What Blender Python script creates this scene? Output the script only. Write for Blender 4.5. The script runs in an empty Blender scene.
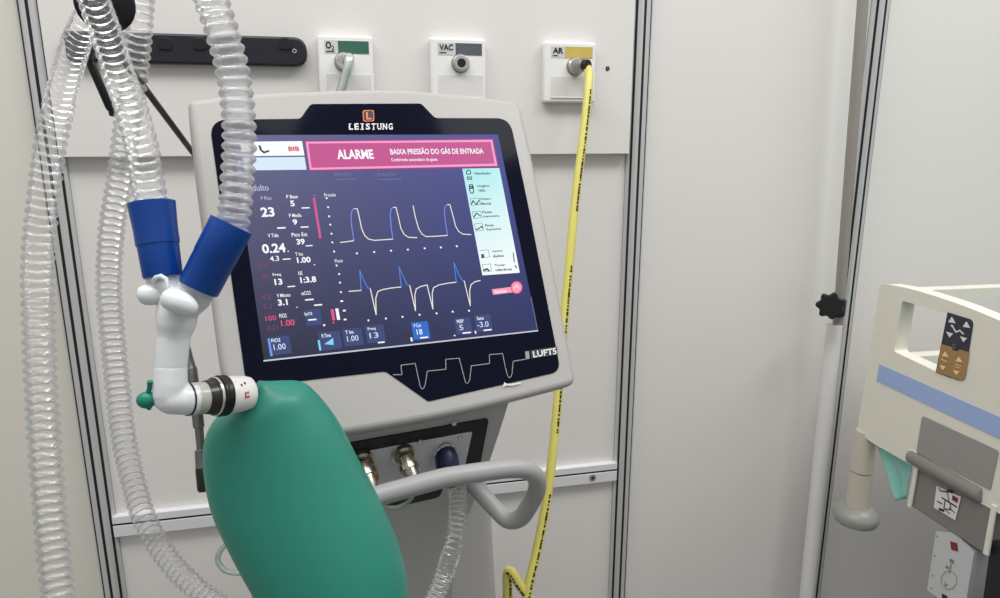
import bpy, bmesh, math, random
from mathutils import Vector, Matrix
from mathutils.geometry import tessellate_polygon
random.seed(7)
S = bpy.context.scene
COL = S.collection
V = Vector

# ------------------------------------------------------------------ camera
FPX, CX, CY = 700.0, 500.0, 299.0
PITCH, YAW, DIST, CAMZ = math.radians(13.2), math.radians(12.8), 1.4, 1.35
CAM = V((0, -DIST, CAMZ))
FWD = V((math.sin(YAW)*math.cos(PITCH), math.cos(YAW)*math.cos(PITCH), -math.sin(PITCH)))
RGT = V((math.cos(YAW), -math.sin(YAW), 0))
UPV = RGT.cross(FWD)
cd = bpy.data.cameras.new('camera'); cam = bpy.data.objects.new('camera', cd); COL.objects.link(cam)
cd.sensor_width = 36; cd.lens = FPX/1000*36; cd.clip_start = 0.02
cam.location = CAM; cam.rotation_euler = (math.pi/2-PITCH, 0, -YAW)
S.camera = cam

def ray(x, y): return FWD + RGT*((x-CX)/FPX) - UPV*((y-CY)/FPX)
def at_depth(x, y, d): return CAM + ray(x, y)*d
def at_plane(x, y, p, n):
    d = ray(x, y); return CAM + d*((p-CAM).dot(n)/d.dot(n))
def at_wall(x, y, Y=0.0): return at_plane(x, y, V((0, Y, 0)), V((0, 1, 0)))

# ------------------------------------------------------------------ materials
def srgb(r, g, b):
    f = lambda c: (c/255/12.92) if c/255 <= .04045 else ((c/255+.055)/1.055)**2.4
    return (f(r), f(g), f(b), 1)
def mat(name, col, rough=.5, metal=0, spec=.5, noise=0, nscale=(40, 40, 40), bump=0, trans=0, ior=1.45, coat=0, sss=0):
    m = bpy.data.materials.new(name); m.use_nodes = True
    nt = m.node_tree; b = nt.nodes['Principled BSDF']
    c = srgb(*col)
    b.inputs['Base Color'].default_value = c
    b.inputs['Roughness'].default_value = rough; b.inputs['Metallic'].default_value = metal
    b.inputs['Specular IOR Level'].default_value = spec; b.inputs['IOR'].default_value = ior
    b.inputs['Transmission Weight'].default_value = trans; b.inputs['Coat Weight'].default_value = coat
    if sss:
        b.inputs['Subsurface Weight'].default_value = sss
        b.inputs['Subsurface Radius'].default_value = (.01, .01, .01); b.inputs['Subsurface Scale'].default_value = 1
    if noise or bump:
        tc = nt.nodes.new('ShaderNodeTexCoord'); mp = nt.nodes.new('ShaderNodeMapping')
        mp.inputs['Scale'].default_value = nscale
        nz = nt.nodes.new('ShaderNodeTexNoise'); nz.inputs['Scale'].default_value = 1; nz.inputs['Detail'].default_value = 4
        nt.links.new(tc.outputs['Object'], mp.inputs[0]); nt.links.new(mp.outputs[0], nz.inputs[0])
        if noise:
            mr = nt.nodes.new('ShaderNodeMapRange'); mr.inputs[3].default_value = 1-noise; mr.inputs[4].default_value = 1+noise
            hs = nt.nodes.new('ShaderNodeHueSaturation'); hs.inputs['Color'].default_value = c
            nt.links.new(nz.outputs[0], mr.inputs[0]); nt.links.new(mr.outputs[0], hs.inputs['Value'])
            nt.links.new(hs.outputs[0], b.inputs['Base Color'])
        if bump:
            bp = nt.nodes.new('ShaderNodeBump'); bp.inputs['Strength'].default_value = bump; bp.inputs['Distance'].default_value = .002
            nt.links.new(nz.outputs[0], bp.inputs['Height']); nt.links.new(bp.outputs[0], b.inputs['Normal'])
    return m
def emis(name, col, s=1.0):
    m = bpy.data.materials.new(name); m.use_nodes = True
    nt = m.node_tree; b = nt.nodes['Principled BSDF']
    b.inputs['Base Color'].default_value = (.005, .005, .006, 1); b.inputs['Roughness'].default_value = .35
    b.inputs['Specular IOR Level'].default_value = .1
    b.inputs['Emission Color'].default_value = srgb(*col); b.inputs['Emission Strength'].default_value = s
    return m
def clear_plastic(name, tint=(.93, .94, .95), body=.22, boost=1.6, rough=.12, bodycol=(.85, .86, .88)):
    m = bpy.data.materials.new(name); m.use_nodes = True
    nt = m.node_tree; nt.nodes.clear(); N = nt.nodes.new; L = nt.links.new
    out = N('ShaderNodeOutputMaterial'); tr = N('ShaderNodeBsdfTransparent'); gl = N('ShaderNodeBsdfGlossy')
    df = N('ShaderNodeBsdfDiffuse'); tl = N('ShaderNodeBsdfTranslucent')
    tr.inputs[0].default_value = (*tint, 1); gl.inputs['Roughness'].default_value = rough
    gl.inputs['Color'].default_value = (1, 1, 1, 1)
    df.inputs[0].default_value = (*bodycol, 1); tl.inputs[0].default_value = (*bodycol, 1)
    a = N('ShaderNodeMixShader'); a.inputs[0].default_value = .5; L(df.outputs[0], a.inputs[1]); L(tl.outputs[0], a.inputs[2])
    b = N('ShaderNodeMixShader'); b.inputs[0].default_value = body; L(tr.outputs[0], b.inputs[1]); L(a.outputs[0], b.inputs[2])
    fr = N('ShaderNodeFresnel'); fr.inputs['IOR'].default_value = 1.5
    mu = N('ShaderNodeMath'); mu.operation = 'MULTIPLY'; mu.use_clamp = True; mu.inputs[1].default_value = boost
    L(fr.outputs[0], mu.inputs[0])
    c = N('ShaderNodeMixShader'); L(mu.outputs[0], c.inputs[0]); L(b.outputs[0], c.inputs[1]); L(gl.outputs[0], c.inputs[2])
    L(c.outputs[0], out.inputs[0])
    return m

M = {
 'wall': mat('wall_laminate', (226, 224, 221), .42, noise=.015, nscale=(1.5, 30, 60), bump=.03),
 'wall_l': mat('wall_laminate_warm', (218, 215, 206), .45, noise=.015, nscale=(1.5, 30, 60), bump=.03),
 'alu': mat('brushed_aluminium', (206, 208, 209), .38, .35, noise=.03, nscale=(300, 300, 3)),
 'slot': mat('dark_slot', (24, 24, 26), .7),
 'beam': mat('anodised_beam', (226, 228, 231), .4, .1),
 'floor': mat('vinyl_floor', (122, 120, 116), .5, noise=.05),
 'shell': mat('light_grey_plastic', (176, 174, 171), .42, noise=.01, bump=.02, nscale=(400, 400, 400)),
 'pod': mat('mid_grey_plastic', (178, 179, 178), .45, noise=.01),
 'handle': mat('grey_handle_plastic', (158, 159, 159), .38),
 'glass': mat('black_glass', (16, 18, 34), .08, spec=.05),
 'black': mat('black_plastic', (26, 27, 33), .42),
 'rail': mat('black_rail_plastic', (34, 35, 44), .38, noise=.04),
 'knob': mat('black_rubber', (24, 24, 28), .5),
 'white': mat('white_plastic', (238, 238, 236), .3),
 'plate2': mat('white_plastic_dull', (222, 221, 219), .35),
 'chrome': mat('chrome', (228, 227, 224), .22, .85),
 'steel': mat('dull_steel', (160, 158, 154), .32, .7),
 'brass': mat('warm_nickel', (196, 190, 176), .22, 1),
 'plate': mat('brushed_plate', (206, 208, 218), .4, .1, noise=.03, nscale=(8, 200, 200)),
 'blue': mat('blue_cuff', (8, 66, 148), .3, sss=.15),
 'navy': mat('navy_cuff', (16, 26, 66), .35),
 'wye': mat('milky_plastic', (224, 228, 230), .25, sss=.4),
 'green': mat('green_rubber', (46, 136, 119), .4, noise=.02, bump=.02, nscale=(60, 60, 60), coat=0),
 'cap': mat('green_cap', (22, 128, 108), .4),
 'ring': mat('black_oring', (22, 22, 23), .35),
 'band': mat('smoked_band', (62, 62, 58), .25, .6),
 'collar': mat('white_collar', (232, 230, 226), .35),
 'red': mat('red_print', (196, 62, 40), .5),
 'ink': mat('black_print', (30, 30, 32), .5),
 'yellow': mat('yellow_hose', (218, 209, 112), .35, sss=.1),
 'olive': mat('dark_hose_print', (52, 50, 24), .5),
 'rod': mat('grey_rod', (122, 122, 120), .3, .6),
 'tubing': clear_plastic('pale_green_tubing', (.85, .94, .9), .5, 1.3, .15, (.74, .86, .8)),
 'hose': clear_plastic('clear_hose_plastic', (.985,.988,.992), .3, .85, .13, (.97,.975,.985)),
 'hose_f': clear_plastic('clear_hose_plastic_fine', (.988,.989,.99), .08, .7, .15, (.92,.92,.92)),
 'necktube': mat('pale_neck_plastic', (206, 208, 200), .18, trans=.25),
 'clear': clear_plastic('clear_tube_plastic', (.93, .95, .93), .3, 1.5),
 'glabel': mat('grey_label', (206, 208, 208), .3),
 'o2': mat('oxygen_green_print', (60, 106, 92), .3),
 'vac': mat('vacuum_grey_print', (92, 96, 104), .3),
 'ar': mat('air_yellow_print', (206, 182, 96), .3),
 'o2tube': mat('pale_metal_tube', (205, 214, 208), .2, .7),
 'post': mat('grey_inner_rod', (152, 148, 142), .45, .2, noise=.06, nscale=(200, 200, 6)),
 'posttube': mat('white_outer_tube', (222, 222, 220), .38),
 'cream': mat('cream_bed_plastic', (226, 223, 211), .4, noise=.01),
 'stripe': mat('blue_stripe', (156, 178, 222), .45),
 'bedgrey': mat('bed_grey_plastic', (150, 148, 145), .45),
 'bedpanel': mat('bed_dark_grey_plastic', (128, 126, 122), .45),
 'bedbeige': mat('bed_beige_post', (196, 190, 176), .4),
 'bumper': mat('bumper_grey', (142, 144, 138), .35),
 'navykey': mat('charcoal_membrane', (44, 47, 60), .4),
 'brownkey': mat('brown_membrane', (162, 125, 76), .4),
 'cloth': mat('teal_cloth', (150, 212, 202), .8, noise=.03),
 'sheet': mat('teal_sheet', (92, 140, 132), .85),
 'label': mat('white_label', (226, 222, 222), .4),
 'darkred': mat('dark_red_print', (130, 40, 48), .5),
 'paleprint': mat('pale_print', (224, 224, 226), .5),
 'peach': mat('peach_print', (236, 206, 168), .5),
 'box': mat('pale_grey_box', (196, 198, 200), .4),
 'logo_red': mat('logo_coral', (226, 120, 92), .5),
 'badge': mat('badge_grey', (62, 63, 68), .4),
 'line': mat('grey_screenprint', (150, 150, 152), .5),
}
E_ = {
 'white': emis('screen_white', (238, 240, 245)), 'dim': emis('screen_dim', (176, 178, 206)), 'faint': emis('screen_faint', (100, 103, 142)),
 'pink': emis('screen_pink', (186, 80, 136)), 'pinkhi': emis('screen_pink_edge', (232, 150, 196)), 'pinkdk': emis('screen_pink_dark', (150, 52, 112)),
 'magenta': emis('screen_magenta', (206, 84, 140)), 'rose': emis('screen_rose', (226, 82, 126)), 'dimrose': emis('screen_dim_rose', (124, 66, 104)),
 'salmon': emis('screen_salmon', (236, 150, 176)), 'pale': emis('screen_pale', (204, 222, 236)), 'paper': emis('screen_paper', (236, 238, 240)),
 'tile': emis('screen_tile', (60, 72, 116)), 'tilehi': emis('screen_tile_bright', (48, 104, 190)), 'bar': emis('screen_bar', (104, 146, 226)),
 'cyan': emis('screen_cyan', (120, 206, 240)), 'trace': emis('screen_trace', (232, 226, 214)), 'traceb': emis('screen_trace_blue', (118, 136, 220)),
 'flowb': emis('screen_flow_blue', (76, 128, 220)), 'ink': emis('screen_ink', (40, 52, 60)), 'rim': emis('screen_rim', (190, 192, 210)),
 'red': emis('screen_red', (196, 50, 60)), 'menu': None, 'bg': None,
}

# ------------------------------------------------------------------ mesh builder
class G:
    def __init__(s): s.v, s.f, s.mi, s.mats = [], [], [], []
    def m(s, mt):
        if mt not in s.mats: s.mats.append(mt)
        return s.mats.index(mt)
    def add(s, vs, fs, mt):
        o = len(s.v); k = s.m(mt); s.v += [V(p) for p in vs]
        for f in fs: s.f.append([o+i for i in f]); s.mi.append(k)
    def prism(s, poly, ext, mt):
        n = len(poly); poly = [V(p) for p in poly]
        nrm = V((0, 0, 0))
        for i in range(n): nrm += poly[i].cross(poly[(i+1) % n])
        if nrm.dot(ext) > 0: poly = poly[::-1]
        s.add(poly+[p+ext for p in poly], [list(range(n)), [2*n-1-i for i in range(n)]] + [[(i+1) % n, i, n+i, n+(i+1) % n] for i in range(n)], mt)
    def flat(s, poly, mt): s.add(poly, [list(range(len(poly)))], mt)
    def box(s, c, ax, ay, az, mt):
        c = V(c); s.prism([c-ax-ay-az, c+ax-ay-az, c+ax+ay-az, c-ax+ay-az], az*2, mt)
    def bx(s, lo, hi, mt):
        lo, hi = V(lo), V(hi); h = (hi-lo)/2
        s.box((lo+hi)/2, V((h.x, 0, 0)), V((0, h.y, 0)), V((0, 0, h.z)), mt)
    def holed(s, outer, inner, ext, mt):
        outer = [V(p) for p in outer]; inner = [V(p) for p in inner]
        tris = tessellate_polygon([outer, inner]); P = outer+inner; n = len(P); no = len(outer)
        fs = [list(t) for t in tris]
        a, b, c = (P[i] for i in fs[0])
        if (b-a).cross(c-a).dot(ext) > 0: fs = [f[::-1] for f in fs]
        fs2 = [[i+n for i in f[::-1]] for f in fs]
        def sides(idx):
            return [[idx[(i+1) % len(idx)], idx[i], idx[i]+n, idx[(i+1) % len(idx)]+n] for i in range(len(idx))]
        s.add(P+[p+ext for p in P], fs+fs2+sides(list(range(no)))+sides(list(range(no, n))), mt)
    def tube(s, pts, rad, mt, seg=16, cap=True, sx=1.0, ref=None):
        pts = [V(p) for p in pts]; n = len(pts)
        rads = rad if isinstance(rad, (list, tuple)) else [rad]*n
        T = [((pts[min(i+1, n-1)]-pts[max(i-1, 0)]).normalized()) for i in range(n)]
        up = V(ref) if ref else (V((0, 0, 1)) if abs(T[0].z) < .9 else V((1, 0, 0)))
        x = (up - T[0]*up.dot(T[0])).normalized(); vs = []
        for i in range(n):
            x = (x - T[i]*x.dot(T[i])).normalized(); y = T[i].cross(x)
            for k in range(seg):
                a = 2*math.pi*k/seg
                vs.append(pts[i]+x*(math.cos(a)*rads[i])+y*(math.sin(a)*rads[i]*sx))
        fs = [[i*seg+k, i*seg+(k+1) % seg, (i+1)*seg+(k+1) % seg, (i+1)*seg+k] for i in range(n-1) for k in range(seg)]
        if cap: fs += [list(range(seg))[::-1], [(n-1)*seg+k for k in range(seg)]]
        s.add(vs, fs, mt)
    def lathe(s, a, b, prof, mt, seg=32, cap=True):
        # profile: (t along a->b in 0..1, radius)
        a, b = V(a), V(b); pts = [a.lerp(b, t) for t, r in prof]
        ax = (b-a).normalized(); up = V((0, 0, 1)) if abs(ax.z) < .9 else V((1, 0, 0))
        x = (up-ax*up.dot(ax)).normalized(); y = ax.cross(x); vs = []
        for p, (t, r) in zip(pts, prof):
            for k in range(seg):
                q = 2*math.pi*k/seg; vs.append(p+x*(math.cos(q)*r)+y*(math.sin(q)*r))
        n = len(prof)
        fs = [[i*seg+k, i*seg+(k+1) % seg, (i+1)*seg+(k+1) % seg, (i+1)*seg+k] for i in range(n-1) for k in range(seg)]
        if cap: fs += [list(range(seg))[::-1], [(n-1)*seg+k for k in range(seg)]]
        s.add(vs, fs, mt)
    def ball(s, c, ax, ay, az, mt, seg=20, rings=12):
        c = V(c); vs = []
        for j in range(1, rings):
            t = math.pi*j/rings
            for k in range(seg):
                q = 2*math.pi*k/seg
                vs.append(c+ax*(math.sin(t)*math.cos(q))+ay*(math.sin(t)*math.sin(q))+az*math.cos(t))
        vs += [c+az, c-az]; N = (rings-1)*seg
        fs = [[j*seg+k, (j+1)*seg+k, (j+1)*seg+(k+1) % seg, j*seg+(k+1) % seg] for j in range(rings-2) for k in range(seg)]
        fs += [[N, k, (k+1) % seg] for k in range(seg)] + [[N+1, (rings-2)*seg+(k+1) % seg, (rings-2)*seg+k] for k in range(seg)]
        s.add(vs, fs, mt)
    def text(s, txt, tl, tr, bl, mt, bold=0.0, depth=0.0):
        """text filling the box top-left / top-right / bottom-left"""
        tl, tr, bl = V(tl), V(tr), V(bl)
        c = bpy.data.curves.new('t', 'FONT'); c.body = txt; c.size = 1; c.resolution_u = 3; c.offset = bold
        o = bpy.data.objects.new('t', c); COL.objects.link(o)
        dg = bpy.context.evaluated_depsgraph_get(); dg.update()
        me = bpy.data.meshes.new_from_object(o.evaluated_get(dg))
        xs = [v.co.x for v in me.vertices]; ys = [v.co.y for v in me.vertices]
        if xs:
            x0, x1, y0, y1 = min(xs), max(xs), min(ys), max(ys)
            ex, ey = (tr-tl)/max(x1-x0, 1e-6), (bl-tl)/max(y1-y0, 1e-6)
            nrm = ey.cross(ex).normalized()
            vs = [tl+ex*(v.co.x-x0)+ey*(y1-v.co.y) for v in me.vertices]
            fs = [list(p.vertices) for p in me.polygons]
            s.add(vs, fs, mt)
        bpy.data.objects.remove(o); bpy.data.curves.remove(c); bpy.data.meshes.remove(me)
    def build(s, name, parent=None, loc=None, bevel=0, bseg=3, smooth=True, angle=40, label=None, remesh=0, subsurf=0):
        me = bpy.data.meshes.new(name)
        off = V(loc) if loc is not None else (parent_world(parent) if parent else V((0, 0, 0)))
        me.from_pydata([tuple(p-off) for p in s.v], [], s.f); me.update()
        for mt in s.mats: me.materials.append(mt)
        me.polygons.foreach_set('material_index', s.mi)
        me.validate()
        o = bpy.data.objects.new(name, me); COL.objects.link(o)
        if parent: o.parent = parent; o.location = off-parent_world(parent)
        else: o.location = off
        if remesh:
            r = o.modifiers.new('r', 'REMESH'); r.mode = 'VOXEL'; r.voxel_size = remesh; r.use_smooth_shade = True
            q = o.modifiers.new('s', 'SMOOTH'); q.factor = .5; q.iterations = 6
        if bevel:
            b = o.modifiers.new('b', 'BEVEL'); b.width = bevel; b.segments = bseg; b.limit_method = 'ANGLE'; b.angle_limit = math.radians(30)
            b.use_clamp_overlap = True
        if subsurf:
            q = o.modifiers.new('u', 'SUBSURF'); q.levels = subsurf; q.render_levels = subsurf
        if smooth:
            me.polygons.foreach_set('use_smooth', [True]*len(me.polygons))
            if not remesh and not subsurf:
                try: me.set_sharp_from_angle(angle=math.radians(angle))
                except Exception: pass
        me.update()
        if label: o['label'] = label
        return o
def parent_world(o):
    p = V((0, 0, 0))
    while o: p += V(o.location); o = o.parent
    return p
def thing(name, label, cat, loc, group=None):
    o = bpy.data.objects.new(name, None); COL.objects.link(o); o.location = loc; o.empty_display_size = .05
    return tag(o, label, cat, group)
def tag(o, label, cat, group=None):
    o['label'] = label; o['category'] = cat
    if group: o['group'] = group
    return o
def struct(o): o['kind'] = 'structure'; return o

def spline(pts, step):
    pts = [V(p) for p in pts]; P = [pts[0]*2-pts[1]]+pts+[pts[-1]*2-pts[-2]]; out = []
    for i in range(1, len(P)-2):
        p0, p1, p2, p3 = P[i-1], P[i], P[i+1], P[i+2]
        t1 = (p1-p0).length**.5; t2 = t1+max((p2-p1).length**.5, 1e-6); t3 = t2+max((p3-p2).length**.5, 1e-6)
        for k in range(24):
            t = t1+(t2-t1)*k/24
            a1 = p0*((t1-t)/t1)+p1*(t/t1); a2 = p1*((t2-t)/(t2-t1))+p2*((t-t1)/(t2-t1)); a3 = p2*((t3-t)/(t3-t2))+p3*((t-t2)/(t3-t2))
            b1 = a1*((t2-t)/t2)+a2*(t/t2); b2 = a2*((t3-t)/(t3-t1))+a3*((t-t1)/(t3-t1))
            out.append(b1*((t2-t)/(t2-t1))+b2*((t-t1)/(t2-t1)))
    out.append(pts[-1])
    L = [0]
    for i in range(1, len(out)): L.append(L[-1]+(out[i]-out[i-1]).length)
    n = max(4, round(L[-1]/step)); res = []; j = 0
    for k in range(n+1):
        s_ = L[-1]*k/n
        while j < len(out)-2 and L[j+1] < s_: j += 1
        d = L[j+1]-L[j]; res.append(out[j].lerp(out[j+1], (s_-L[j])/d if d > 1e-9 else 0))
    return res
def roundpoly(pts, r, seg=6):
    pts = [V(p) for p in pts]; n = len(pts); out = []
    rs = r if isinstance(r, (list, tuple)) else [r]*n
    for i in range(n):
        p, a, b = pts[i], pts[i-1]-pts[i], pts[(i+1) % n]-pts[i]
        if rs[i] <= 0: out.append(p); continue
        d = min(rs[i], a.length*.48, b.length*.48); A, B = p+a.normalized()*d, p+b.normalized()*d
        for k in range(seg+1):
            t = k/seg; out.append(A*(1-t)**2+p*2*t*(1-t)+B*t*t)
    return out

# ================================================================== SETTING
g = G(); g.bx((-3, -3.5, -.05), (3.5, .05, 0), M['floor']); struct(g.build('floor'))
XL, XM, XR = -.4885, .6085, 1.160
TOP = 2.7
g = G(); g.bx((XL-1.3, -.002, 0), (XL-.012, .012, TOP), M['wall_l']); struct(g.build('wall_left'))
g = G(); g.bx((XL+.012, -.002, 0), (XM-.012, .012, TOP), M['wall']); struct(g.build('wall_back'))
g = G(); g.bx((XM+.012, -.002, 0), (XR-.012, .012, TOP), M['wall']); struct(g.build('wall_front'))
g = G(); g.bx((XR+.012, -.002, 0), (XR+1.3, .012, TOP), M['wall']); struct(g.build('wall_right'))
# raised service panel
zj = at_wall(330, 155.6, -.022).z
xa = XL+.0165; xb = XM-.0225
g = G(); g.bx((xa, -.0225, zj), (xb, -.002, TOP), M['wall']); up = struct(g.build('wall_upper', bevel=.001))
g = G(); c = at_wall(607.5, 68.5, -.0225)
g.lathe(c, c+V((0, -.0012, 0)), [(0, .0042), (1, .0042)], M['slot'], 16); g.lathe(c+V((0, -.0008, 0)), c+V((0, -.0016, 0)), [(0, .0016), (1, .0016)], M['steel'], 10); g.build('screw', up)
# octagonal system posts
def octpost(name, x):
    prof = []; ap = .0215; sw = .0026; sd = .007
    for k in range(8):
        a = math.radians(-90+45*k); n = V((math.cos(a), math.sin(a), 0)); t = V((-n.y, n.x, 0)); h = ap*math.tan(math.radians(22.5))
        prof += [n*ap-t*h*.96, n*ap-t*sw, n*(ap-sd)-t*sw, n*(ap-sd)+t*sw, n*ap+t*sw, n*ap+t*h*.96]
    g = G()
    vs = [V((x, 0, 0))+p for p in prof]; n = len(vs)
    g.prism(vs, V((0, 0, TOP)), M['alu'])
    # dark slot floors
    for k in range(8):
        a = math.radians(-90+45*k); nn = V((math.cos(a), math.sin(a), 0)); t = V((-nn.y, nn.x, 0))
        c = V((x, 0, TOP/2))+nn*(ap-sd+.0052); g.box(c, t*sw*.98, nn*.002, V((0, 0, TOP/2-.001)), M['slot'])
    return struct(g.build(name, smooth=False))
octpost('trim_1', XL); octpost('trim_2', XM); octpost('trim_3', XR)
# horizontal beam with a groove
zg = at_wall(370, 496.2, -.012).z
g = G(); yb = -.0165
P = [(0, .0175), (yb, .0175), (yb, .0022), (yb+.008, .0022), (yb+.008, -.0022), (yb, -.0022), (yb, -.0265), (0, -.0265)]
g.prism([V((XL+.0175, y, zg+z)) for y, z in P], V((XM-XL-.035, 0, 0)), M['beam'])
g.bx((XL+.018, yb+.0012, zg-.00215), (XM-.018, yb+.0082, zg+.00215), M['slot'])
beam = struct(g.build('trim_4', bevel=.0007, bseg=2))
g = G(); c = at_wall(592.5, 477.5, yb)
g.lathe(c, c+V((0, -.002, 0)), [(0, .0075), (.8, .0075), (1, .0062)], M['steel'], 20); g.lathe(c+V((0, -.002, 0)), c+V((0, -.0023, 0)), [(0, .003), (1, .003)], M['slot'], 6); g.build('screw', beam)

# ================================================================== GAS OUTLETS
Yw = -.0225; PT = .018
def outlet(kind, label, TLx, TLy, W, H, bandmat, txt, port):
    c = at_wall(TLx, TLy, Yw-PT); x0, z1 = c.x, c.z; x1, z0 = x0+W, z1-H
    t = thing('gas_outlet', label, 'gas outlet', ((x0+x1)/2, Yw, z0), 'wall gas outlets')
    g = G(); yf = Yw-PT
    o = roundpoly([V((x0, Yw, z0)), V((x1, Yw, z0)), V((x1, Yw, z1)), V((x0, Yw, z1))], .006)
    g.prism(o, V((0, -PT, 0)), M['white']); g.build('face_plate', t, bevel=.004)
    g = G(); sx0, sx1, sz1, sz0 = x0+W*.13, x1-W*.07, z1-H*.075, z1-H*.265
    g.bx((sx0, yf-.0006, sz0), (sx1, yf+.0004, sz1), M['glabel']); bx0 = sx0+(sx1-sx0)*{'O': .3, 'V': .4, 'A': .33}[txt[0]]
    g.bx((bx0, yf-.0009, sz0+.0006), (sx1-.0006, yf-.0002, sz1-.0006), bandmat)
    st = g.build('name_sticker', t)
    g = G(); y = yf-.0011; tw = {'O': .17, 'V': .31, 'A': .25}[txt[0]]*(sx1-sx0); hz = (sz1-sz0)
    if txt == 'O2':
        g.text('O', (sx0+.002, y, sz1-hz*.10), (sx0+.012, y, sz1-hz*.10), (sx0+.002, y, sz0+hz*.34), M['ink'], .045)
        g.text('2', (sx0+.0125, y, sz1-hz*.40), (sx0+.0165, y, sz1-hz*.40), (sx0+.0125, y, sz0+hz*.26), M['ink'], .02)
        g.bx((sx0+.002, y, sz0+hz*.10), (sx0+.017, y+.0004, sz0+hz*.19), M['ink'])
    else:
        g.text(txt, (sx0+.003, y, sz1-hz*.14), (sx0+.003+tw, y, sz1-hz*.14), (sx0+.003, y, sz0+hz*.36), M['ink'], .035)
        g.bx((sx0+.003, y, sz0+hz*.14), (sx0+.003+tw*.5, y+.0004, sz0+hz*.22), M['ink'])
    g.build('lettering', st)
    # dull pressed lower field with a lip
    g = G(); px0, px1, pz1, pz0 = x0+W*.13, x1-W*.05, z0+H*.44, z0+H*.09
    g.bx((px0, yf-.0007, pz0), (px1, yf+.001, pz1), M['plate2']); g.bx((px0, yf-.0022, pz0-.0016), (px1, yf+.001, pz0), M['white']); g.build('lower_field', t, bevel=.0005, bseg=2)
    p = at_wall(port[0], port[1], yf); r = .0155
    g = G(); f = V((0, -1, 0))
    g.lathe(p, p+f*.012, [(0, r), (.5, r), (.62, r*.9), (.62, r*.8), (1, r*.76), (1, r*.5)], M['chrome'], 28, cap=False)
    g.lathe(p+f*.0119, p+f*.0123, [(0, r*.52), (1, r*.52)], M['slot'], 20)
    g.lathe(p, p+f*.003, [(0, r*1.12), (1, r*1.08)], M['steel'], 28); g.build('socket', t)
    return p, t
pO, tO = outlet('o2', 'white oxygen outlet plate with green band, behind the top of the monitor', 316.5, 34.5, .098, .118, M['o2'], 'O2', (344, 62))
pV, tV = outlet('vac', 'white vacuum outlet plate with grey band and an empty chrome socket', 430, 37, .105, .116, M['vac'], 'VAC', (460.5, 63.5))
pA, tA = outlet('ar', 'white air outlet plate with yellow band and a yellow hose plugged in', 544.5, 41, .105, .113, M['ar'], 'AR', (575, 66.5))

# oxygen plug-in tube
t = thing('oxygen_tube', 'short pale metal tube bending down from the green-banded oxygen outlet', 'tube', pO+V((0, -.012, 0)))
g = G(); g.tube(spline([pO+V((0, -.008, 0)), at_wall(346.5, 60.5, Yw-.045), at_wall(349.5, 58, Yw-.062), at_wall(348.5, 66, Yw-.068), at_wall(344.5, 80, Yw-.07), at_wall(340, 96, Yw-.072), at_wall(335, 130, Yw-.07), at_wall(333, 165, Yw-.06)], .004), .0085, M['o2tube'], 18); g.build('tube', t)
g = G(); g.lathe(pO+V((0, -.012, 0)), pO+V((0, -.03, 0)), [(0, .0118), (.8, .0118), (1, .0095)], M['chrome'], 24); g.build('plug', t)

# yellow air hose
t = thing('air_hose', 'yellow air hose with black print hanging from the outlet marked AR', 'hose', pA+V((0, -.012, 0)))
g = G(); f = V((.45, -.89, 0)); q = pA+V((0, -.011, 0))
g.lathe(q, q+f*.02, [(0, .0125), (.7, .0125), (1, .011)], M['steel'], 22); g.lathe(q+f*.018, q+f*.03, [(0, .011), (1, .0095)], M['black'], 22); g.build('coupling', t)
Hpts = [q+f*.024, at_depth(585, 64.5, 1.34), at_depth(588.5, 72, 1.33), at_depth(588, 92, 1.32), at_depth(583.5, 135, 1.31), at_depth(576.5, 190, 1.30), at_depth(571, 245, 1.29), at_depth(565, 310, 1.28), at_depth(558.5, 390, 1.26), at_depth(553, 450, 1.24), at_depth(546.5, 500, 1.22), at_depth(537, 550, 1.2), at_depth(528, 590, 1.18), at_depth(523, 630, 1.17), at_depth(530, 660, 1.17), at_depth(541, 655, 1.17), at_depth(540, 625, 1.175), at_depth(530, 600, 1.18), at_depth(519, 584, 1.18), at_depth(510.5, 571, 1.18), at_depth(508, 572, 1.185), at_depth(507.5, 590, 1.19), at_depth(508, 630, 1.2), at_depth(512, 720, 1.24)]
HP = spline(Hpts, .006)
e = HP[-1]; HP += [e+V((.014*i, .008*i, -.05*i)) for i in range(1, 1+int((e.z-.05)/.05))]; HP.append(V((HP[-1].x+.01, HP[-1].y, .009)))
HR = .0083
g = G(); g.tube(HP, HR, M['yellow'], 16)
def hose_mark(i0, w, ang):
    p, q2 = HP[i0], HP[i0+1]; T = (q2-p).normalized(); side = T.cross((p-CAM).normalized()).normalized()
    out = (CAM-p).normalized(); out = (out-T*out.dot(T)).normalized(); side = T.cross(out)
    n = (out*math.cos(ang)+side*math.sin(ang)); tt = T.cross(n)
    c = p.lerp(q2, random.random()*.6)+n*(HR*1.01); g.box(c, T*w*.5, tt*.0019*random.uniform(.7, 1.15), n*.0003, M['olive'])
for i in range(12, len(HP)-2):
    if HP[i].z < .3: break
    if (i//17) % 4 == 3: continue
    for r_ in range(2):
        if random.random() < .86: hose_mark(i, random.uniform(.002, .0046), -.6)
g.build('hose', t)

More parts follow.
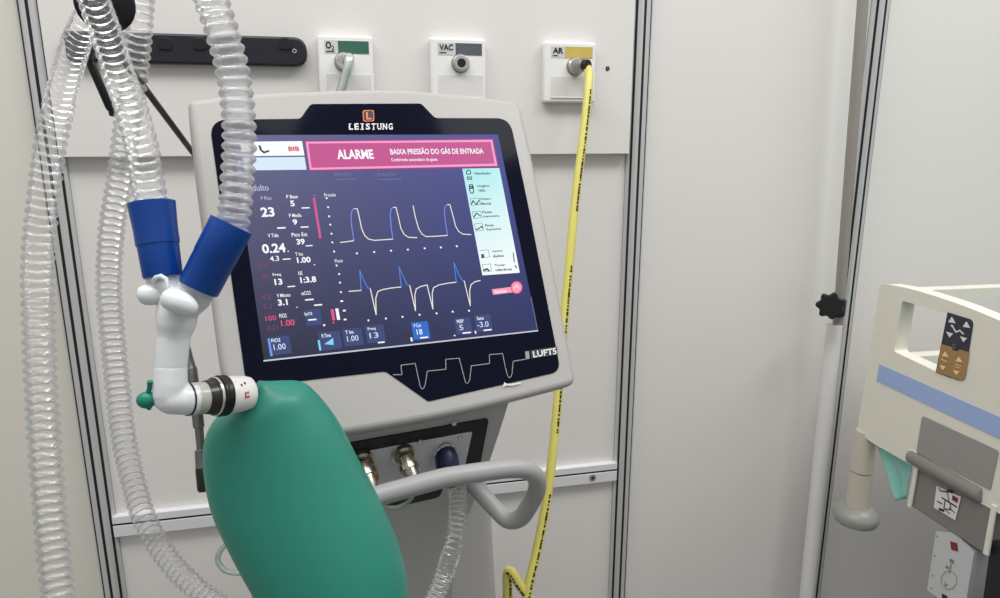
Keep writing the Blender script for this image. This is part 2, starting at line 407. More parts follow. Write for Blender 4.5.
# ================================================================== BLACK EQUIPMENT RAIL
Yr = Yw
o = [at_wall(62, 29.5, Yr-.018), at_wall(306, 38, Yr-.018), at_wall(306, 66.5, Yr-.018), at_wall(62, 61, Yr-.018)]
zt, zb = at_wall(230, 35, Yr-.018).z, at_wall(230, 65, Yr-.018).z
xl, xr = o[0].x, o[1].x
ol = roundpoly([V((xl, Yr, zb)), V((xr, Yr, zb)), V((xr, Yr, zt)), V((xl, Yr, zt))], [.012, .026, .026, .012], 8)
g = G(); g.prism(ol, V((0, -.018, 0)), M['rail'])
rail = tag(g.build('equipment_rail', loc=((xl+xr)/2, Yr, zb), bevel=.004), 'long black plastic rail with rounded end fixed on the wall behind the hoses', 'rail')
for px in (165, 200, 285):
    g = G(); c = at_wall(px, 42.5, Yr-.018)
    g.prism(roundpoly([c+V((-.012, 0, -.012)), c+V((.012, 0, -.012)), c+V((.009, 0, .008)), c+V((-.009, 0, .008))], .007), V((0, -.0025, 0)), M['black']); g.build('clip', rail, bevel=.001)
g = G(); c = at_wall(294.5, 51, Yr-.018); g.lathe(c, c+V((0, -.0018, 0)), [(0, .0042), (1, .0038)], M['chrome'], 18); g.lathe(c+V((0, -.0018, 0)), c+V((0, -.002, 0)), [(0, .0022), (1, .0022)], M['slot'], 14); g.build('screw', rail)

# ================================================================== VENTILATOR
VA, VB = .20585912, .4758031
VO = V((-.11068827, -.5596115, 1.35015782))
VU = V((math.cos(VA), math.sin(VA), 0)); BACK = V((-math.sin(VA), math.cos(VA), 0)); ZZ = V((0, 0, 1))
VV = BACK*math.sin(VB)+ZZ*math.cos(VB); VN = VU.cross(VV)
def vp(x, y, off=0.0): return at_plane(x, y, VO+VN*off, VN)
def vloc(P): d = P-VO; return d.dot(VU), d.dot(VV)
def vworld(u, v, n=0.0): return VO+VU*u+VV*v+VN*n
UC = .168
base_c = vworld(UC, -.35)+BACK*.2; base_c.z = 0
vent = thing('ventilator', 'grey hospital ventilator with tilted lit touchscreen, side handle and wheeled column', 'ventilator', base_c)

# front shell
SH = [(187.5, 99), (250, 92), (345, 88.3), (400, 88), (460, 93), (520.5, 101), (535, 165), (577.5, 384), (500, 404.5), (427, 420.5), (343, 435)]
sh = [vp(*p) for p in SH]
brc = vloc(sh[7]); b1 = vloc(sh[8]); b2 = vloc(sh[9])
sh += [vworld(.025, -.341), vworld(-.027, -.326), vp(222, 378), vp(195, 170)]
shp = roundpoly(sh, [.008, .05, .06, .06, .05, .016, .05, .012, .05, .05, .05, .05, .014, .03, .05], 6)
cen = vworld(UC, -.15)
g = G(); g.prism(shp, -VN*.042, M['shell'])
shell = g.build('front_shell', vent, bevel=.009, bseg=5)
g = G(); g.prism([cen+(p-cen)*.93-VN*.035 for p in shp], -VN*.05, M['pod']); g.build('rear_housing', vent, bevel=.015, bseg=4)
# black glass
BZ = [(209, 119.5), (255, 119.6), (300.4, 119), (310.5, 104.3), (421, 103.7), (435, 118.3), (509.5, 118.5), (527, 200), (560.5, 371.5), (428, 401.5), (385.5, 371.4), (246.5, 387)]
bz = roundpoly([vp(*p) for p in BZ], [.022, .003, .004, .004, .004, .004, .02, .2, .014, .002, .003, .014], 8)
g = G(); g.prism([p-VN*.001 for p in bz], VN*.0022, M['glass']); bezel = g.build('bezel', vent, bevel=.0006, bseg=2, label='black glass bezel')
E0 = .0016
def q(x, y, k=0): return vp(x, y, E0+.00025*k)
# logo on the glass
g = G()
em = roundpoly([q(362.6, 110.2), q(373.9, 110), q(374.3, 121.3), q(363.1, 121.6)], .0025, 4)
emi = [p.lerp(sum(em, V((0, 0, 0)))/len(em), .16)+VN*.0002 for p in em]
g.flat(em, M['logo_red']); g.flat(emi, M['black'])
g.text('L', q(366, 112, 3), q(371, 111.9, 3), q(366.3, 119.6, 3), M['logo_red'], .03)
g.flat([q(371.1, 118.3, 3), q(372.1, 118.2, 3), q(372.1, 119.4, 3), q(371.1, 119.5, 3)], M['logo_red'])
def serif(x0, y0, x1, y1, txt, mt):
    w = (x1-x0)/(len(txt)-.25); tws = {'I': .34}
    for i, ch in enumerate(txt):
        a = x0+i*w; ww = w*.76
        if ch == 'I': a += ww*.32; ww *= .36
        g.text(ch, q(a, y0, 2), q(a+ww, y0, 2), q(a+.25, y1, 2), mt, .03)
        h = (y1-y0)*.14
        bars = {'L': [(0, .55, 0)], 'I': [(-.6, 1.6, 0), (-.6, 1.6, 1)], 'T': [(.25, .75, 1)], 'N': [(-.12, .3, 0), (-.12, .3, 1), (.72, 1.15, 0)][:2], 'U': [(-.15, .35, 0), (.68, 1.12, 0)], 'F': [(-.12, .55, 1)]}.get(ch, [])
        for b0, b1_, e in bars:
            ya = y0 if e == 0 else y1-h
            g.flat([q(a+ww*b0, ya, 2), q(a+ww*b1_, ya, 2), q(a+ww*b1_, ya+h, 2), q(a+ww*b0, ya+h, 2)][::-1], mt)
serif(348.7, 123.3, 392.6, 129.7, 'LEISTUNG', M['paleprint'])
g.build('brand_logo', bezel)
g = G()
def stroke(g, pts, w, mt, k=2):
    P = [q(x, y, k) for x, y in pts]
    for a, b in zip(P, P[1:]):
        d = (b-a).normalized(); s_ = VN.cross(d)*(w/2); e = d*(w*.35)
        g.flat([a-e+s_, a-e-s_, b+e-s_, b+e+s_], mt)
WL = [(60, 203), (100, 203), (95, 160), (160, 152), (175, 220), (183, 258), (190, 268), (199, 264), (205, 250), (215, 187), (300, 178), (298, 133), (360, 128), (380, 205), (388, 236), (395, 243), (402, 238), (408, 225), (415, 163), (498, 152), (497, 112), (557, 107), (570, 170), (580, 208), (587, 217), (594, 213), (600, 200), (605, 142), (660, 133)]
stroke(g, [(380+x/4.545, 330+y/4.545) for x, y in WL], .0009, M['line']); g.build('waveform_line', bezel)
g = G()
g.flat([q(525, 351.5), q(529, 351), q(529.7, 358.7), q(525.8, 359.2)], M['line'])
g.flat([q(530.6, 350.3), q(557, 346.4), q(557.6, 354.6), q(531.6, 358.6)], M['badge'])
def trow(g, s_, x0, y0, x1, y1, h, mt, k=3, bold=.03): g.text(s_, q(x0, y0, k), q(x1, y1, k), q(x0+h*.15, y0+h, k), mt, bold)
trow(g, 'LUFT5', 532.5, 351.3, 556, 347.8, 6.3, M['paleprint'])
g.build('model_badge', bezel)

g = G(); ZS = lambda x, y: (380+x/4.545, 330+y/4.545)
g.flat([q(*ZS(*p), 1) for p in [(556, 262), (574, 252), (604, 252), (642, 243), (636, 238), (600, 244), (574, 244), (566, 236)]], M['paleprint']); g.build('edge_scratch', bezel)
# ---- screen with everything it shows
def gradmat(name, c00, c10, c01, c11):
    """bilinear colours over the object's generated square: left/right x bottom/top"""
    m = emis(name, (0, 0, 0)); nt = m.node_tree; N = nt.nodes.new; L = nt.links.new
    tc = N('ShaderNodeTexCoord'); sp = N('ShaderNodeSeparateXYZ'); L(tc.outputs['UV'], sp.inputs[0])
    mix = []
    for a, b in ((c00, c10), (c01, c11)):
        x = N('ShaderNodeMix'); x.data_type = 'RGBA'; x.inputs[6].default_value = srgb(*a); x.inputs[7].default_value = srgb(*b); L(sp.outputs[0], x.inputs[0]); mix.append(x)
    z = N('ShaderNodeMix'); z.data_type = 'RGBA'; L(mix[0].outputs[2], z.inputs[6]); L(mix[1].outputs[2], z.inputs[7]); L(sp.outputs[1], z.inputs[0])
    L(z.outputs[2], nt.nodes['Principled BSDF'].inputs['Emission Color']); return m
bgm = gradmat('screen_background', (45, 47, 63), (46, 52, 92), (98, 98, 132), (62, 71, 140))
mnm = gradmat('screen_menu', (232, 238, 238), (238, 240, 240), (160, 222, 226), (176, 228, 228))
g = G()
SC = [(232, 135), (498, 134.5), (537.7, 330.7), (264, 360.8)]
g.flat([q(*p) for p in SC][::-1], bgm)
def quad(x0, y0, x1, y1, mt, k=1, sl=None, lean=.17):
    """upright box on the screen: slope of its rows and lean of its sides follow the display"""
    s_ = sl if sl is not None else -(y0-138)*.00052
    dy = (x1-x0)*s_; dx = (y1-y0)*lean
    g.flat([q(x0, y0, k), q(x0+dx, y1, k), q(x1+dx, y1+dy, k), q(x1, y0+dy, k)], mt)
def tx(s_, x0, y0, x1, h, mt=None, k=2, bold=.012):
    sl = -(y0-138)*.00052; g.text(s_, q(x0, y0, k), q(x1, y0+(x1-x0)*sl, k), q(x0+h*.17, y0+h, k), mt or E_['white'], bold)
# top left status boxes, banner
quad(240, 141.8, 302, 156.2, E_['paper'], sl=-.012); quad(242.5, 157.6, 304.5, 170.4, E_['pale'], sl=-.012)
stroke(g, [(259.5, 146), (261, 150), (264, 152.5), (268.5, 151)], .0022, E_['ink'], 2)
tx('BIB', 288, 146.5, 299, 4.6, E_['red'], bold=.03)
g.flat([q(304.5, 140.3, 1), q(309, 171.3, 1), q(499, 167.2, 1), q(493.3, 138.3, 1)], E_['pinkdk'])
g.flat([q(305.6, 141.6, 2), q(309.8, 170, 2), q(497.4, 165.9, 2), q(492.2, 139.7, 2)], E_['pinkhi'])
g.flat([q(308.2, 143.6, 3), q(311.6, 167.8, 3), q(494.6, 163.6, 3), q(490.5, 141.9, 3)], E_['pink'])
tx('ALARME', 336, 149.6, 372.5, 9.6, k=4, bold=.035)
tx('BAIXA PRESSÃO DO GÁS DE ENTRADA', 389.5, 147.5, 482.5, 7, k=4, bold=.02)
tx('Conferindo automático de gases', 391, 158.2, 437, 4, k=4)
for a, b in ((334, 354), (376, 400)):
    tx('Modo' if a < 350 else 'Adulto', a, 172, b-4, 4.2, E_['faint']); quad(a+2, 179, b+2, 180, E_['faint'])
# numeric column
tx('Adulto', 246, 184.8, 268, 6.4, E_['dim'])
tx('P Pico', 260.5, 196.5, 271, 3.6, E_['dim']); tx('23', 260, 207.5, 273.5, 9.6, bold=.03); quad(277, 227.4, 285.5, 228.8, E_['white'])
tx('P Base', 286, 195, 297.5, 3.6); tx('5', 289.8, 200.6, 294, 5.8, bold=.03); quad(301.5, 207.4, 309.5, 208.6, E_['white'])
tx('P Media', 288.8, 213.8, 301, 3.6); tx('9', 292.2, 219.3, 296.8, 5.6, bold=.03); quad(300.5, 226.6, 308.5, 227.8, E_['white'])
tx('V Tide', 267.5, 233.8, 278, 3.8); tx('0.24', 261.3, 244.2, 284.6, 9.4, bold=.03); quad(287.5, 250.8, 288.8, 251.8, E_['white']); tx('4.3', 269.5, 256.2, 278.5, 5.2); quad(282.5, 258.8, 290.5, 259.9, E_['white'])
tx('Pico Est', 291.3, 233, 307, 3.8); tx('39', 296, 239, 304.2, 5.8, bold=.03); quad(305.5, 245.4, 312.5, 246.4, E_['white'])
tx('T Ins', 295, 252.6, 302.5, 3.4); tx('1.00', 296.5, 257.4, 310, 5.8, bold=.03); quad(313.8, 264.3, 315, 265.3, E_['white'])
tx('Freq', 272.5, 273.3, 280.5, 3.8); tx('13', 274, 279, 281.8, 6.2, bold=.03); quad(287.5, 286.2, 295, 287.3, E_['white'])
tx('I:E', 298, 271.4, 302, 3.8); tx('1:3.8', 299.8, 277.2, 315.6, 6, bold=.03)
tx('V Minuto', 276.5, 294, 290, 3.6); tx('3.1', 277.3, 299.6, 287, 6.2, bold=.03); quad(296.5, 306.8, 297.6, 307.8, E_['white'])
tx('etCO2', 301, 291.5, 310.5, 3.8); quad(305, 299.3, 313.5, 300.7, E_['white']); quad(314, 304.6, 322, 306, E_['white'])
tx('FiO2', 279, 314, 286.3, 4); tx('1.00', 280.5, 320.4, 294, 6, E_['rose'], bold=.015)
quad(304, 310, 320, 326, E_['tile'], 1); tx('SpO2', 304, 312.6, 312, 3.8); quad(308, 319.4, 316.3, 320.8, E_['white'], 2); quad(323, 324.4, 325, 326.2, E_['white'])
for s_, x, y, w in (('0.37', 258.5, 264, 9), ('50', 261, 274.2, 6.5), ('4.3', 261.5, 294.8, 8.5), ('2.3', 263, 304.6, 8), ('0.21', 266.5, 326.2, 11)): tx(s_, x, y, x+w, 4.8, E_['dimrose'], bold=0)
tx('100', 265.2, 316.2, 275.5, 4.9, E_['rose'], bold=0)
g.flat([q(312.6, 197.8, 2), q(319.2, 238.6, 2), q(321.6, 238.3, 2), q(315, 197.5, 2)], E_['magenta']); quad(312.5, 194.4, 316, 196.4, E_['faint'])
# bottom tiles
def tile(x0, y0, x1, y1, lab, val, mt='tile', vm='white', lx=2, vx=(.25, .72)):
    w, h = x1-x0, y1-y0; quad(x0, y0, x1, y1, E_[mt])
    sl = -(y0-138)*.00052
    if lab: tx(lab, x0+w*.16, y0+h*.1+w*.16*sl, x0+w*.58, h*.2)
    if val: tx(val, x0+w*vx[0], y0+h*.42+w*vx[0]*sl, x0+w*vx[1], h*.32, E_[vm], bold=.005)
tile(267.6, 337.5, 289, 355.5, 'FiO2', '1.00', vm='pale', vx=(.26, .82)); quad(267.4, 338.8, 269.8, 356.4, E_['bar'], 2)
tile(318, 332.8, 339.5, 350.5, 'R.Time', None); quad(317.6, 340.2, 319.6, 350.6, E_['cyan'], 2); g.flat([q(324.3, 344.2, 3), q(333.6, 345, 3), q(333.2, 337.8, 3)][::1], E_['cyan'])
tile(342, 329.4, 361.3, 346.6, 'T Ins', '1.00', vm='pale', vx=(.24, .82)); tile(364.5, 326.2, 383, 343.4, 'Freq', '13', vm='pale'); quad(377.8, 342, 384.5, 343.4, E_['white'], 2)
tile(411, 322.6, 427.5, 340, 'P Con', '18', 'tilehi', vx=(.32, .66)); quad(420, 337.2, 428, 338.6, E_['white'], 2); quad(410.3, 337.6, 412.2, 341.4, E_['white'], 2)
tile(454, 318.6, 470, 335, 'PEEP', '5', vm='pale', vx=(.3, .55)); quad(462.5, 332.5, 470.8, 333.9, E_['white'], 2); quad(453.8, 335, 455.3, 336.2, E_['white'], 2)
tile(474, 315.4, 490, 332.2, 'Sens', '-3.0', vm='pale', vx=(.18, .88)); quad(483.5, 329.7, 491.5, 331.1, E_['white'], 2); quad(474.6, 330.8, 475.9, 333.8, E_['white'], 2)
# charts
Z1 = lambda x, y: (320+x*.17, 180+y*.17)
Z2 = lambda x, y: (320+x*.17, 255+y*.17)
tx('Pressão', 324, 193.3, 335.5, 3.4, E_['white'], bold=0)
for x, y in ((38, 107), (47, 160), (53, 214), (60, 263), (67, 316), (72, 367), (82, 421), (216, 432), (318, 424), (417, 416), (516, 410), (615, 402), (710, 397), (804, 390)):
    a, b = Z1(x, y); quad(a-.9, b-.8, a+.9, b+.8, E_['white'])
tx('Fluxo', 334.5, 259.3, 342.5, 3.4, E_['white'], bold=0)
for x, y in ((97, 62), (112, 112), (117, 163), (122, 219), (130, 272), (145, 328), (150, 380), (284, 385), (387, 374), (485, 364), (585, 352), (685, 344), (780, 334), (876, 328)):
    a, b = Z2(x, y); quad(a-(1.9 if 300 > y > 200 and x > 125 and x < 200 or x in (145, 150) else .9), b-.8, a+.9, b+.8, E_['white'])
TW = .0011
def tr(Zf, pts, mt): stroke(g, [Zf(*p) for p in pts], TW, mt, 2)
tr(Z1, [(120, 367), (150, 364), (193, 358), (199, 352)], E_['trace']); tr(Z1, [(199, 352), (186, 270), (182, 205), (190, 175), (203, 168)], E_['traceb'])
tr(Z1, [(203, 168), (219, 170), (228, 205), (245, 285), (262, 325), (285, 347), (320, 355), (380, 351), (428, 348)], E_['trace'])
tr(Z1, [(428, 348), (418, 270), (413, 200), (420, 168), (432, 161)], E_['traceb']); tr(Z1, [(432, 161), (447, 161), (458, 205), (476, 285), (495, 320), (520, 337), (570, 339)], E_['trace'])
tr(Z1, [(548, 152), (560, 215), (580, 285), (600, 318), (625, 333), (680, 331), (750, 326)], E_['trace']); tr(Z1, [(750, 326), (740, 260), (731, 190), (735, 158), (748, 145)], E_['traceb'])
tr(Z1, [(748, 145), (764, 145), (778, 195), (797, 270), (815, 302), (840, 318), (888, 321)], E_['trace'])
tr(Z2, [(170, 214), (243, 208)], E_['trace']); tr(Z2, [(243, 208), (234, 90), (255, 145), (280, 192), (296, 198)], E_['flowb'])
tr(Z2, [(296, 198), (330, 350), (328, 255), (340, 215), (370, 203), (420, 194), (478, 188)], E_['trace']); tr(Z2, [(478, 188), (465, 70), (490, 128), (512, 174), (528, 180)], E_['flowb'])
tr(Z2, [(528, 180), (562, 328), (558, 235), (566, 200), (590, 186), (630, 176), (664, 318), (660, 225), (668, 192), (700, 176), (750, 166), (802, 160)], E_['trace'])
tr(Z2, [(802, 160), (788, 45), (812, 105), (834, 146), (848, 152)], E_['flowb']); tr(Z2, [(848, 152), (884, 298), (880, 210), (888, 175), (910, 158), (942, 150)], E_['trace'])
quad(330.6, 309.4, 333.4, 320.4, E_['rose'], 2); quad(335.2, 308.6, 338.3, 320, E_['white'], 2); quad(332.5, 321.6, 334, 323.6, E_['rose'], 2)
# menu panel
o_ = len(g.f); g.flat([q(462.2, 168.6, 2), q(482.4, 275.4, 2), q(519.8, 272.7, 2), q(499.3, 168, 2)], mnm); menu_face = o_
Z5 = lambda x, y: (455+x*.10027, 160+y*.10033)
Z6 = lambda x, y: (455+x*.1506, 210+y*.1505)
def ic(Zf, pts, w=.0012): stroke(g, [Zf(*p) for p in pts], w, E_['ink'], 3)
def mt_(Zf, s_, x0, y0, x1, h):
    a, b = Zf(x0, y0); c_, _ = Zf(x1, y0); hh = Zf(0, y0+h)[1]-b; tx(s_, a, b, c_, hh, E_['ink'], 3, .025)
ic(Z5, [(117, 140), (115, 115), (128, 100), (148, 103), (155, 120), (156, 140), (117, 142)]); ic(Z5, [(122, 170), (165, 167), (168, 192), (125, 194), (122, 170), (168, 192)], .0009)
mt_(Z5, 'Nebulizador', 190, 122, 358, 24); ic(Z5, [(142, 248), (172, 244), (182, 265), (185, 320), (172, 332), (158, 330), (145, 300), (142, 248)]); ic(Z5, [(150, 268), (176, 262), (174, 280), (152, 284)], .0016)
mt_(Z5, 'Oxigênio', 220, 248, 342, 28); mt_(Z5, '100%', 232, 294, 300, 24)
ic(Z5, [(152, 385), (246, 380), (252, 445), (162, 452), (152, 385)], .0005); ic(Z5, [(165, 440), (180, 405), (215, 445), (240, 400)], .0014); mt_(Z5, 'Disparo', 254, 378, 355, 26); mt_(Z5, 'Manual', 258, 424, 355, 24)
ic(Z5, [(172, 515), (255, 510), (268, 575), (186, 582), (172, 515)], .0005); ic(Z5, [(188, 568), (215, 530), (252, 556)], .0014); mt_(Z5, 'Pausa', 270, 508, 365, 24); mt_(Z5, 'Inspiratória', 280, 552, 440, 26)
ic(Z6, [(128, 93), (180, 86), (190, 134), (140, 140), (128, 93)], .0005); ic(Z6, [(138, 132), (160, 122), (178, 108), (184, 120)], .0014); mt_(Z6, 'Pausa', 198, 94, 256, 16); mt_(Z6, 'Expiratória', 208, 122, 305, 18)
ic(Z6, [(166, 270), (222, 264), (230, 312), (176, 318)], .0005); ic(Z6, [(178, 298), (190, 312), (180, 314), (188, 298)], .0022); mt_(Z6, 'Imprimir', 248, 268, 315, 16); mt_(Z6, 'dados', 250, 298, 322, 18)
ic(Z6, [(180, 364), (236, 358), (242, 406), (190, 410), (180, 364)], .0005); ic(Z6, [(192, 400), (214, 392), (226, 404)], .0022); mt_(Z6, 'Trocar', 262, 360, 332, 16); mt_(Z6, 'referência', 268, 390, 376, 18)
ic(Z6, [(386, 285), (394, 345)], .0013); ic(Z6, [(400, 370), (408, 384)], .0016)
# pink button
Zb = lambda x, y: (390+x*.184, 240+y*.184)
g.flat([q(*Zb(553, 268), 2), q(*Zb(560, 298), 2), q(*Zb(690, 282), 2), q(*Zb(684, 252), 2)], E_['salmon'])
cx_, cy_ = Zb(688, 258); g.flat([q(cx_+5.9*math.cos(-a*math.pi/12), cy_+6.4*math.sin(-a*math.pi/12), 3) for a in range(24)], E_['rose'])
g.flat([q(cx_+4.9*math.cos(-a*math.pi/12), cy_+5.4*math.sin(-a*math.pi/12), 4) for a in range(24)], E_['salmon'])
stroke(g, [(cx_-2.5, cy_+1.2), (cx_, cy_-2.4), (cx_+2.6, cy_+.8)], .001, E_['paper'], 5); tx('Alarmes', 494, 290, 506, 3.4, E_['paper'], 4)
# bright panel rim along the lower and right edges
stroke(g, [(264, 360.8), (400, 346), (537.7, 330.7)], .0016, E_['rim'], 1); stroke(g, [(537.7, 330.7), (531, 297)], .0012, E_['faint'], 1)
scr = g.build('screen', vent, smooth=False, label='lit touchscreen with a pink alarm banner')
me = scr.data; uv = me.uv_layers.new(name='UVMap')
quaduv = [(0, 0), (1, 0), (1, 1), (0, 1)]     # TL,BL.. set per face below
pf = [p for p in me.polygons if p.material_index == 0][0]
for li, c in zip(pf.loop_indices, [(0, 0), (1, 0), (1, 1), (0, 1)]): uv.data[li].uv = c
pf = [p for p in me.polygons if me.materials[p.material_index] == mnm][0]
for li, c in zip(pf.loop_indices, [(0, 1), (0, 0), (1, 0), (1, 1)]): uv.data[li].uv = c

# ---- lower pod, connector panel
BET = math.radians(21)
PB = vworld(UC, -.335, -.03); DB = -ZZ*math.cos(BET)+BACK*math.sin(BET); NB = VU.cross(-DB)
def pb(x, y, off=0.0): return at_plane(x, y, PB+NB*off, NB)
def mirr(P):
    d = (P-PB).dot(VU); return P-VU*(2*d)
rs = [pb(512, 396), pb(503, 425), pb(488, 470), pb(474.5, 505), pb(464, 528), pb(456, 560), pb(452, 640)]
pod = roundpoly([mirr(p) for p in rs[::-1]][::1]+rs[:], .012, 4)
g = G(); g.prism(pod, BACK*.2, M['pod']); podo = g.build('lower_housing', vent, bevel=.01, bseg=4)
fr = [pb(489, 418.5, .002), pb(480.5, 464, .002), pb(467, 483, .002), pb(405, 505, .002)]
bl = pb(300, 528, .002)
frame = roundpoly([mirr(pb(489, 418.5, .002)), mirr(pb(479, 471, .002)), mirr(pb(446, 479, .002)), mirr(pb(440, 497, .002)), pb(440, 497, .002), pb(446, 479, .002), pb(479, 471, .002), pb(489, 418.5, .002)], [.006, .006, .006, .008, .008, .006, .006, .006], 6)
g = G(); g.prism([p-NB*.006 for p in frame], NB*.007, M['black']); pfr = g.build('panel_frame', podo, bevel=.001, label='black connector panel frame')
pl = roundpoly([mirr(pb(472.5, 432, .004)), mirr(pb(464.5, 469, .004)), pb(464.5, 469, .004), pb(472.5, 432, .004)], .003, 4)
g = G(); g.prism([p-NB*.003 for p in pl], NB*.003, M['plate']); g.build('connector_plate', podo, bevel=.0005, label='brushed grey connector plate')
for x, y in ((454, 423), (420, 441), (460, 437)):
    g = G(); c = pb(x, y, .004); g.lathe(c, c+NB*.0025, [(0, .0032), (.7, .0032), (1, .002)], M['chrome'], 14); g.build('screw', podo)
for x, y, kind in ((403, 453, 0), (361, 459, 1)):
    g = G(); c = pb(x, y, .004); d = (NB*.8-ZZ*.35+VU*.12).normalized()
    g.lathe(c, c+NB*.01, [(0, .0145), (.6, .0145), (.6, .012), (1, .012)], M['brass'], 24)
    g.lathe(c+NB*.008, c+NB*.008+d*.032, [(0, .0095), (.3, .0095), (.3, .0115), (.5, .0115), (.5, .0085), (.8, .0075), (1, .006)], M['brass'] if kind == 0 else M['brass'], 20)
    g.build('gas_port', podo)
g = G(); c = pb(366, 471, .01); g.lathe(c, c+NB*.016, [(0, .012), (.8, .012), (1, .009)], mat('copper_orange', (176, 108, 70), .4, .4), 20); g.build('port_cap', podo)
pe = pb(443.5, 449, .004)
g = G(); g.lathe(pe, pe+NB*.008, [(0, .0145), (.6, .0145), (1, .013)], M['chrome'], 24); g.build('hose_port', podo)
# handle
def pw(x, y, w): return at_plane(x, y, PB+BACK*w, BACK)
hp = [pw(446, 477.5, -.07), pw(485, 471.5, -.07), pw(508, 468.8, -.07), pw(525, 469.5, -.069), pw(535.5, 476.5, -.065), pw(537, 489, -.058), pw(529, 506, -.045), pw(519.5, 518.5, -.032), pw(508, 520, -.018), pw(495, 508.5, .0), pw(478, 490, .022), pw(462, 473, .05)]
path = [mirr(p) for p in hp[::-1]]+hp
g = G(); g.tube(spline(path, .006), .0106, M['handle'], 20); g.build('handle', vent)
# column, base, casters
cr = at_plane(498, 590, PB+BACK*.2, BACK); hw = abs((cr-PB).dot(VU))
cc = PB+BACK*.2; topz = pb(470, 500).z
g = G()
def colring(z, w, d, back0):
    c0 = V((cc.x, cc.y, z)); a = c0-VU*w+BACK*back0; b = c0+VU*w+BACK*back0
    return roundpoly([a, b, b+BACK*d, a+BACK*d], .03, 5)
rings = [colring(topz+.12, hw*.84, .13, 0), colring(topz-.02, hw*.84, .13, 0), colring(topz-.09, hw*.97, .14, -.003), colring(topz-.3, hw*1.02, .15, -.006), colring(.2, hw*1.05, .16, -.008), colring(.12, hw*1.25, .2, -.03)]
n = len(rings[0]); vs = [p for r in rings for p in r]
g.add(vs, [[i*n+k, (i+1)*n+k, (i+1)*n+(k+1) % n, i*n+(k+1) % n] for i in range(len(rings)-1) for k in range(n)]+[list(range(n)), [(len(rings)-1)*n+k for k in range(n)][::-1]], M['shell'])
g.build('column', vent, label='pale grey trolley column')
g = G(); bc = V((cc.x, cc.y, .09))+BACK*.07
g.prism(roundpoly([bc-VU*.25-BACK*.24, bc+VU*.25-BACK*.24, bc+VU*.21+BACK*.2, bc-VU*.21+BACK*.2], .06), ZZ*.04, M['pod']); g.build('base', vent, bevel=.012)
for su, sb in ((-.2, -.19), (.2, -.19), (.17, .15), (-.17, .15)):
    g = G(); c = bc+VU*su+BACK*sb; c.z = .04
    g.lathe(c-VU*.012, c+VU*.012, [(0, .034), (.15, .04), (.85, .04), (1, .034)], M['black'], 24); g.bx(c+V((-.008, -.008, .02)), c+V((.008, .008, .055)), M['steel']); g.build('caster', vent)
# support arm for the hoses
dc = at_depth(105, 4, .6)
g = G(); a0 = at_depth(102, 31, .6); a1 = at_depth(150, 92, .75); a2 = at_depth(193, 153, .84); a3 = vworld(.03, -.05, -.06)
g.tube([a0, a2, a2.lerp(a0, -.08), a3], .0034, M['black'], 12); arm = g.build('support_arm', vent, label='thin black hose support arm')
g = G(); fwd = (dc-CAM).normalized()
g.lathe(dc-fwd*.006, dc+fwd*.006, [(0, .0205), (.2, .0235), (.8, .0235), (1, .0205)], M['black'], 28)
g.tube(spline([dc, at_depth(100, -20, .63), at_depth(112, -55, .6), at_depth(140, -70, .57)], .01), .005, M['black'], 12); g.build('hose_holder', arm)
g = G(); l0, l1 = at_depth(89.5, 61, .68), at_depth(111, 110, .70)
g.tube([l0, l0.lerp(l1, .1), l0.lerp(l1, .93), l1], [.003, .0042, .0042, .0036], M['black'], 12); g.tube([l1, l1.lerp(l0, -.06), l1.lerp(l0, -.1), l1.lerp(l0, -.14)], [.0025, .0036, .0036, .001], M['black'], 12)
g.tube([l0, dc], .003, M['black'], 8); g.build('lever', arm)

# ================================================================== CLEAR HOSES
def hose_mesh(g, pts, R, pitch, mt, amp=.0017, seg=22, per=6):
    P = spline(pts, pitch/per)
    rad = [R-amp+amp*(abs(math.cos(math.pi*i/per))**1.2*2-1) for i in range(len(P))]
    g.tube(P, rad, mt, seg, cap=False)
    return P
def cuff(parent, a, b, prof, mt, name='cuff', lab=None):
    g = G(); g.lathe(a, b, prof, mt, 40); return g.build(name, parent, label=lab)
DY = .52
px = DY/FPX
B_ = [(153, 222, .52), (151.5, 205, .52), (148, 185, .522), (142.5, 150, .527), (136, 125, .531), (128.5, 100, .535), (119.5, 75, .54), (108.5, 40, .545), (94, 0, .552), (85, -30, .555), (84, -48, .575), (95, -58, .61), (107, -45, .645), (106, -22, .652), (97, 0, .65), (86, 20, .64), (75.5, 45, .622), (66, 78, .6), (56.5, 115, .58), (49.5, 150, .575), (43.5, 200, .57), (38.5, 250, .565), (38, 300, .56), (39.5, 350, .56), (43, 420, .56), (48, 490, .56), (54.5, 560, .56), (60, 610, .56), (69, 680, .57), (90, 760, .6), (150, 840, .68), (230, 860, .76), (310, 840, .83), (370, 820, .875)]
g = G(); hose_mesh(g, [at_depth(*p) for p in B_], .0122, .0075, M['hose_f'], .0013)
h1 = tag(g.build('breathing_hose', loc=at_depth(60, 610, .56)), 'clear ribbed hose with upright blue cuff, looping down the far left of the wall', 'hose')
a, b = at_depth(151.5, 203, DY), at_depth(163, 277, DY)
cuff(h1, a, b, [(0, 19*px), (0, 22.5*px), (.06, 22*px), (.35, 20.6*px), (.56, 20.4*px), (.565, 19.6*px), (.6, 19.4*px), (.97, 18.6*px), (1, 17.8*px)], M['blue'], lab='dark blue upright hose cuff')
